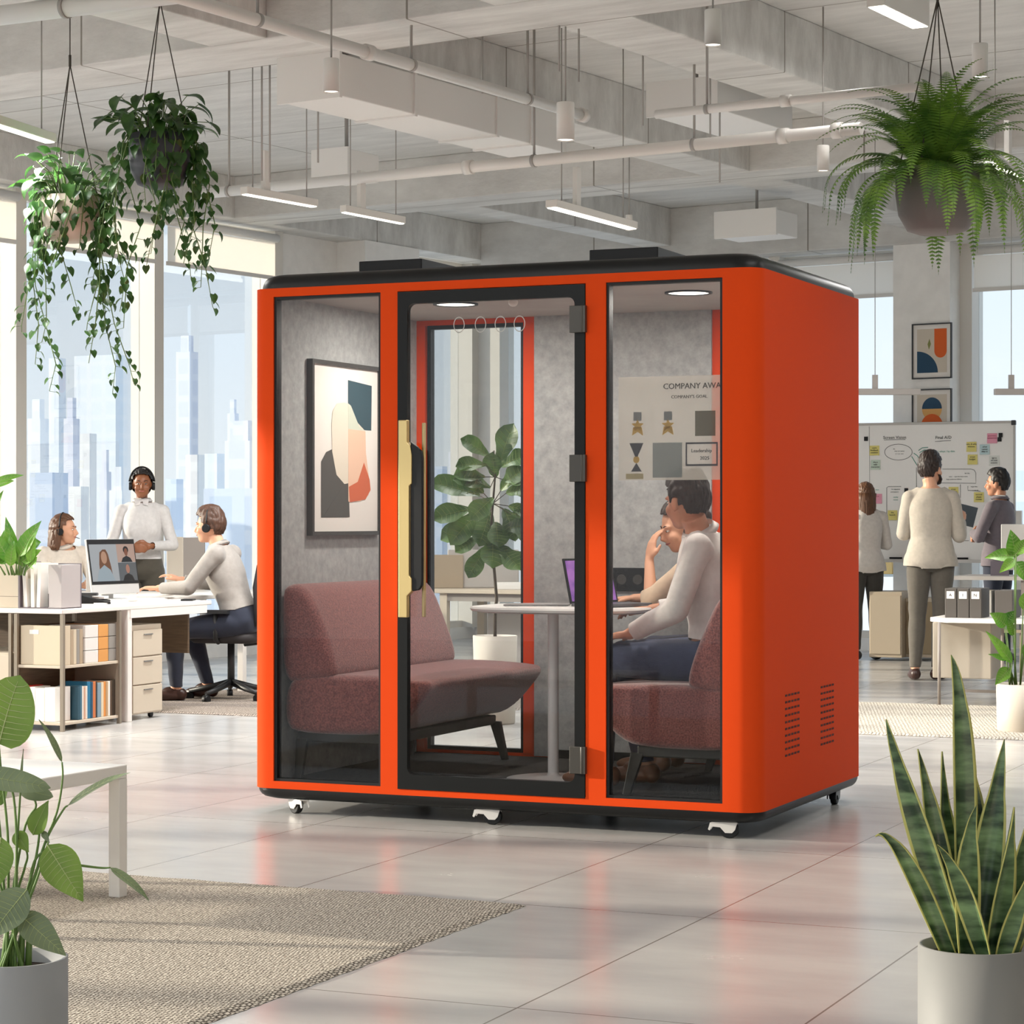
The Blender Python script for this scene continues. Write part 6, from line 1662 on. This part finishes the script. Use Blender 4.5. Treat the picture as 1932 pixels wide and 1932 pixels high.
    cloth(ft & (dl < dr), .005, shoes, 'shoe'); cloth(ft & (dl >= dr), .005, shoes, 'shoe')
    # collar
    if not sweater:
        cmb = MB(); Mc = Matrix.Translation(nek+up0*.012*S) @ (nb-nek).to_track_quat('Z', 'Y').to_matrix().to_4x4()
        rg = []
        for z, r_ in ((-.02, .078), (.006, .069), (.016, .066), (-.012, .086)):
            rg.append([Mc @ Vector((r_*S*math.cos(2*PI*k/24)*(1 if not fem else .9), r_*S*1.0*math.sin(2*PI*k/24), z*S)) for k in range(24)])
        cmb.loft(rg, cap=False).build('collar', shirt, root).modifiers.new('t', 'SOLIDIFY').thickness = .003
    if not sweater and wings:
        wg = MB()
        for s in (-1, 1):
            a_ = nek+fwd*.070*S+up0*.006*S+sidev*s*.006*S
            wg.add([a_, a_+sidev*s*.05*S-fwd*.012*S+up0*.012*S, a_+sidev*s*.045*S-up0*.045*S+fwd*.028*S, a_+sidev*s*.008*S-up0*.035*S+fwd*.030*S], [(0, 1, 2, 3)])
        wg.build('collar_wing', shirt, root).modifiers.new('t', 'SOLIDIFY').thickness = .004
    # face
    ew = mat('eye_white', 'e8e4de', .3); ei = mat('eye_iris', '2c1d14', .2); lipm = mat('lips', 'a8605a', .5)
    for s in (-1, 1):
        e_ = MB().ell(hp(s*.031, .0775, .010), (.0100*hs, .0090*hs, .0048*hs), R3, 12, 8).build('eye', ew, root)
        MB().ell(hp(s*.031, .0845, .010), (.0050*hs, .0030*hs, .0050*hs), R3, 10, 6).build('iris', ei, e_)
        MB().tube([hp(s*.014, .087, .031), hp(s*.032, .084, .036), hp(s*.049, .073, .031)], [.003*hs, .0035*hs, .002*hs], 6).build('eyebrow', hair['m'], root)
    MB().tube([hp(-.025, .084, -.0475), hp(-.012, .0925, -.051), hp(0, .0945, -.052), hp(.012, .0925, -.051), hp(.025, .084, -.0475)], [.0015*hs, .004*hs, .0045*hs, .004*hs, .0015*hs], 8).build('lips', lipm, root)
    # hair
    rr = random.Random(hair.get('seed', 1)); kind = hair['k']; hmB = MB(); nu, nv_ = 128, 84; vs = []; keep = []
    vol = hair.get('vol', 1.0)
    for j in range(nv_+1):
        ph = PI*j/nv_
        for k in range(nu):
            t = 2*PI*k/nu; dv = Vector((math.sin(ph)*math.cos(t), math.sin(ph)*math.sin(t), math.cos(ph)))
            n_ = noise.noise(Vector((dv.x*9, dv.y*2.5, dv.z*3)))*.006+noise.noise(dv*5)*.004
            rx, ry, rz_ = (.082, .101, .107) if kind == 'short' else (.086, .105, .109)
            x, y, z = dv.x*(rx+n_), dv.y*(ry+n_)-.014, dv.z*(rz_+n_)+.026
            if kind == 'short' and z > .06:
                z += (.016+.010*max(0, y/.1))*vol*min(1, (z-.06)/.05)
                if y > .03: y += .008*vol
            vs.append(Vector((x, y, z)))
            hl = (.088 if y > .062 else .072 if y > .035 else (.03 if y > .02 else (.0 if y > .005 else (.022 if y > -.03 else (-.015 if y > -.05 else -.052)))))
            if kind in ('long', 'bob', 'bun'): hl = (.104 if y > .07 else .088 if y > .04 else (.045 if y > .015 else (-.04 if y > -.02 else -.08)))
            keep.append(z > hl+noise.noise(Vector((t*3, 0, ph)))*.006)
    fs = []
    for j in range(nv_):
        for k in range(nu):
            q = (j*nu+k, (j+1)*nu+k, (j+1)*nu+(k+1) % nu, j*nu+(k+1) % nu)
            if sum(keep[i] for i in q) >= 3: fs.append(q)
    hmB.add([H @ (v*hs) for v in vs], fs, True)
    if kind in ('long', 'bob'):
        Lh = hair.get('len', .3)
        for i in range(22):
            a = R(150)*(i/21*2-1)/1.0
            x0, y0 = .082*math.sin(a*.62+0), -.02-.085*math.cos(a*.62)
            pts = []; r_ = []
            for q in range(7):
                t = q/6; zz = .02-Lh*t
                pinch = 1-.25*t if kind == 'long' else 1+.12*t
                pts.append(H @ Vector((x0*pinch*hs+rr.uniform(-.003, .003), (y0-.012*t)*hs+rr.uniform(-.003, .003), zz*hs))); r_.append(.019*(1-.35*t*t)*hs*(1 if t < .95 else .4))
            hmB.tube(pts, r_, 8)
    if kind == 'bun':
        hmB.ell(hp(0, -.125, .01), (.038*hs, .034*hs, .036*hs), R3, 20, 12)
    ho = hmB.build('hair', hair['m'], root)
    ho.modifiers.new('t', 'SOLIDIFY').thickness = -.006
    if hair.get('beard'):
        bm_ = MB(); pts = [hp(-.066, .012, -.03), hp(-.058, .05, -.07), hp(-.03, .078, -.094), hp(0, .086, -.098), hp(.03, .078, -.094), hp(.058, .05, -.07), hp(.066, .012, -.03)]
        bm_.tube(pts, [.008*hs, .014*hs, .017*hs, .019*hs, .017*hs, .014*hs, .008*hs], 10).build('beard', hair['m'], root)
    root['_h'] = 0; del root['_h']
    return root, H, hs
def headset(root, H, hs, label, side=-1, mic=True, big=False):
    o = empty('headset', root.matrix_basis.translation, 0); o.rotation_euler = root.rotation_euler
    tag(o, label, 'headset')
    def hp(x, y, z): return H @ Vector((x*hs, y*hs, z*hs))
    R_ = .108 if not big else .118
    pts = [hp(math.cos(t)*(.098 if not big else .104), -.012, math.sin(t)*(.135 if not big else .142)+.01) for t in [R(8+164*i/20) for i in range(21)]]
    MB().tube(pts, .0055 if not big else .0075, 8).build('headband', M_black, o)
    for s in (-1, 1):
        MB().cyl(hp(s*.082, -.008, -.008), hp(s*.108, -.008, -.008), .030*hs if not big else .034*hs, n=20).build('ear_cup', M_black, o, bevel=.006)
    if mic: MB().tube([hp(side*.104, .0, -.02), hp(side*.10, .05, -.05), hp(side*.06, .105, -.062)], .003, 6).build('microphone', M_black, o)
    return o
def fabric(name, c, sc=300):
    return mat(name, c, .85, noise_amt=.06, noise_scale=40, bump=.12, bump_scale=sc, sheen=.2)
sk1 = mat('skin_light', 'd9a384', .5); sk2 = mat('skin_dark', '8a5638', .45); sk3 = mat('skin_tan', 'c98f70', .5)
hb1 = mat('hair_brown', '4a3022', .55, noise_amt=.35, noise_scale=30, stretch=(6, 6, 1)); hb2 = mat('hair_black', '1c1613', .5); hb3 = mat('hair_chestnut', '5f3e28', .5, noise_amt=.3, noise_scale=30, stretch=(6, 6, 1))
hb4 = mat('hair_dark', '2b1e18', .5)
ST = dict(pel=(0, 0, .95), che=(0, 0, 1.28), nek=(0, -.015, 1.475), hed=(0, .015, 1.605), shl=(-.166, -.01, 1.39), shr=(.166, -.01, 1.39), hpl=(-.085, 0, .92), hpr=(.085, 0, .92),
          knl=(-.10, .015, .50), knr=(.10, .015, .50), anl=(-.105, -.02, .085), anr=(.11, -.02, .085), ell=(-.25, -.03, 1.12), elr=(.25, -.03, 1.12), wrl=(-.25, .08, .88), wrr=(.25, .08, .88))
SI = dict(pel=(0, 0, .58), che=(0, .04, .90), nek=(0, .05, 1.10), hed=(0, .09, 1.235), shl=(-.175, .04, 1.04), shr=(.175, .04, 1.04), hpl=(-.085, .02, .55), hpr=(.085, .02, .55),
          knl=(-.12, .44, .53), knr=(.12, .44, .53), anl=(-.12, .40, .085), anr=(.12, .40, .085), ell=(-.26, .14, .80), elr=(.26, .14, .80), wrl=(-.2, .38, .80), wrr=(.2, .38, .80))
def pose(b_, **k): d = dict(b_); d.update(k); return d
def on_floor(px, Y): return Vector(((px-CX)/F0*Y, Y, 0))

# 1 man with tablet
J = pose(ST, shl=(-.158, -.01, 1.385), shr=(.158, -.01, 1.385), ell=(-.205, .02, 1.12), wrl=(-.10, .24, 1.14), elr=(.215, .0, 1.10), wrr=(.235, .2, 1.215), hl=(.8, .5, .1), hr=(.1, .7, .6), pl=(0, -.3, 1), pr=(-.3, 0, -1), cr=.35, yaw=-R(32), anl=(-.12, -.05, .085), anr=(.045, -.03, .085), knr=(.08, .03, .5), fr=(.45, 1, 0), fl=(-.1, 1, 0))
r1, H, hs = person('person in a beige sweater and grey trousers facing the whiteboard, holding a tablet', on_floor(1756, 18.45), -R(8), J, sk1, fabric('sweater_beige', 'b3aa9d'), fabric('trousers_taupe', '5b554c'), mat('shoe_brown', '3a221a', .4),
                   dict(k='short', m=hb4, beard=True, vol=1.2), S=1.035, untuck=True, sweater=True)
tb_ = MB().box(-.085, .085, -.004, .004, -.09, .09).build('tablet', mat('tablet_dark', '3f4850', .35), bevel=.003)
w_ = at(1821, 972, 18.85)
tb_.location = w_; tb_.rotation_euler = (R(-25), R(14), -R(12)); tag(tb_, 'dark tablet held up by the person in the beige sweater', 'tablet')
# 2 man in suit, arms crossed
J = pose(ST, ell=(-.27, .06, 1.13), wrl=(-.07, .22, 1.17), elr=(.27, .06, 1.13), wrr=(.07, .25, 1.12), hl=(1, .1, -.05), hr=(-1, .05, 0), pl=(0, -1, 0), pr=(0, -1, 0), yaw=R(12))
person('person in a mauve-grey suit jacket with crossed arms in front of the whiteboard', on_floor(1884, 20.7), R(52), J, sk3, fabric('jacket_mauve', '6f666c'), fabric('trousers_navy', '23293a'), mat('shoe_brown', '', .4),
       dict(k='short', m=hb2, vol=1.1), S=.985, untuck=True)
# 3 long-haired woman behind the pod edge
J = pose(ST, ell=(-.22, .0, 1.13), wrl=(-.08, .2, 1.1), elr=(.235, .02, 1.12), wrr=(.14, .22, 1.14), hl=(.6, .6, .2), hr=(-.5, .7, .2))
person('person with long brown hair in a white sweater, half hidden by the pod edge', on_floor(1633, 21.1), R(12), J, sk1, fabric('sweater_white', 'cdc6be'), fabric('trousers_black', '3b3833'), mat('shoe_black', '18171a', .4),
       dict(k='long', m=hb3, len=.36), S=.925, fem=True, untuck=True, sweater=True)
# 4 standing woman with big headphones
J = pose(ST, ell=(-.25, .02, 1.12), wrl=(-.07, .22, 1.115), elr=(.25, .02, 1.12), wrr=(.07, .22, 1.10), hl=(.85, .45, -.1), hr=(-.85, .5, -.05), pl=(.2, -1, 0), pr=(-.2, -1, 0), cl=.8, cr=.8, yaw=R(4))
rw, H, hs = person('person in a white shirt and dark skirt standing behind the desk with clasped hands', on_floor(268, 18.0), PI+R(6), J, sk2, fabric('shirt_white', 'cfccca'), fabric('skirt_olive', '4a453b'), mat('shoe_black', '', .4),
                   dict(k='bun', m=hb2), S=.955, fem=True, wings=True)
headset(rw, H, hs, 'big black headphones on the standing woman', 1, False, True)
# 5 seated woman left
J = pose(SI, che=(0, .05, .88), nek=(0, .06, 1.075), hed=(0, .09, 1.20), shl=(-.165, .05, 1.02), shr=(.165, .05, 1.02), elr=(.23, .12, .80), ell=(-.22, .16, .80), wrl=(-.06, .36, .80), wrr=(.08, .36, .80), hl=(.4, .9, -.05), hr=(-.3, .9, -.05), yaw=R(46))
rw, H, hs = person('seated person with brown bobbed hair and a headset at the far left of the desk', on_floor(112, 17.95), -R(143), J, sk1, fabric('blouse_cream', 'ddd2c4'), fabric('trousers_black', '', 300), mat('shoe_black', '', .4),
                   dict(k='bob', m=hb3, len=.17), S=.985, fem=True)
headset(rw, H, hs, 'black headset with microphone on the seated woman at the left', -1)
# 6 seated man in grey
J = pose(SI, pel=(0, .0, .58), che=(0, .12, .89), nek=(0, .17, 1.08), hed=(0, .235, 1.215), shl=(-.18, .13, 1.03), shr=(.18, .13, 1.03), ell=(-.24, .30, .80), wrl=(-.16, .55, .79), elr=(.24, .32, .82), wrr=(.18, .52, .84), hl=(-.1, .9, .05), hr=(.05, .9, .35),
         knl=(-.12, .45, .50), knr=(.13, .42, .50), anl=(-.11, .44, .09), anr=(.15, .30, .10), pitch=-.05)
rm, H, hs = person('seated person in a grey sweater with a headset on the black office chair', on_floor(456, 16.2), math.atan2(.22, -.97)-PI/2, J, sk1, fabric('sweater_grey', '9b958f'), fabric('trousers_navy', '', 300), mat('shoe_brown', '', .4),
                   dict(k='short', m=hb1, vol=1.3), S=1.0, untuck=False)
headset(rm, H, hs, 'black headset with microphone on the man in grey', 1)
# 7 man in the pod (person frame faces -x of the pod)
def podfloor(x, y): return podpt(x, y, .13)
J = pose(SI, pel=(0, .02, .585), che=(.0, .06, .90), nek=(-.01, .11, 1.10), hed=(-.03, .16, 1.225), shl=(-.18, .06, 1.035), shr=(.17, .07, 1.035), hpl=(-.085, .04, .555), hpr=(.085, .04, .555), ell=(-.25, .13, .78), wrl=(-.16, .37, .67), elr=(.24, .16, .79), wrr=(.14, .38, .76),
         hl=(.25, .9, -.15), hr=(0, 1, 0), knl=(-.10, .52, .555), knr=(.10, .50, .56), anl=(-.08, .52, .09), anr=(.1, .40, .09), yaw=-R(28), pitch=-.12)
rm, H, hs = person('seated person in a white shirt and navy trousers on the right sofa in the pod', podfloor(-.30, .48)-Vector((0, 0, .0)), RP+PI/2, J, sk3, fabric('shirt_pale', 'dcd6d2'), fabric('trousers_blue', '39425f'), mat('shoe_tan', '7a4f35', .45),
                   dict(k='short', m=hb4, vol=1.4), S=.985, fem=False, vox=.006)
# 8 woman in the pod, elbow on the table, hand at her face
J = pose(SI, pel=(0, .0, .585), che=(0, .14, .87), nek=(0, .24, 1.045), hed=(.0, .33, 1.135), shl=(-.165, .18, 1.0), shr=(.165, .19, 1.0), ell=(-.16, .42, .80), wrl=(-.085, .455, .985), elr=(.20, .40, .80), wrr=(.1, .60, .80),
         hl=(.12, -.15, 1), pl=(.7, -.7, 0), hr=(0, 1, -.05), pr=(0, 0, -1), cl=.35, cr=.4, yaw=R(38), pitch=-.35, knl=(-.1, .50, .555), knr=(.1, .50, .56), anl=(-.1, .42, .09), anr=(.1, .42, .09))
person('person in a beige blouse leaning on the pod table with a hand on her face', podfloor(-.40, 1.12), RP+PI/2, J, sk1, fabric('blouse_tan', 'cdb59b'), fabric('trousers_dark', '2d3145'), mat('shoe_tan', '', .45),
       dict(k='bun', m=hb4), S=.97, fem=True, vox=.006, sleeve=.25)
# area lights for the lamps, then unseen lamps added to brighten the office
def lamp_light(root, Ln, en, up=False):
    l = bpy.data.lights.new('lamp_light', 'AREA'); l.shape = 'RECTANGLE'; l.size = Ln; l.size_y = .12; l.energy = en; l.color = (1, .985, .96); l.spread = R(170)
    lo = bpy.data.objects.new('lamp_light', l); COL.objects.link(lo); lo.parent = root; lo.location = (0, 0, -.02)
for o in [o for o in list(COL.objects) if o.name.startswith('linear_lamp')]:
    d = [c for c in o.children if c.name.startswith('diffuser')][0]
    right = o.location.x > 2
    lamp_light(o, 1.2, 14 if o.location.z > 4 else (85 if right else 66))
src = None
for i in range(4):
    for j in range(4):
        v = 2.0+3.2*i; u = 9.0+3.7*j
        p = room(v, u, 3.6)
        if p.y > 1 and abs(p.x/p.y) < .27: continue
        root = empty('linear_lamp', p, RA+PI/2, 'added linear lamp out of view that brightens the office', 'lamp', 'unseen lamps added to brighten the office')
        MB().box(-.8, .8, -.05, .05, .004, .06).build('lamp_body', M_lampw, root)
        MB().box(-.78, .78, -.042, .042, -.002, .004).build('diffuser', M_lamp, root)
        MB().cyl((0, 0, .06), (0, 0, SLAB-3.6), .005, n=6).build('suspension_cable', M_cable, root)
        lamp_light(root, 1.5, 48 if i < 3 else 26)
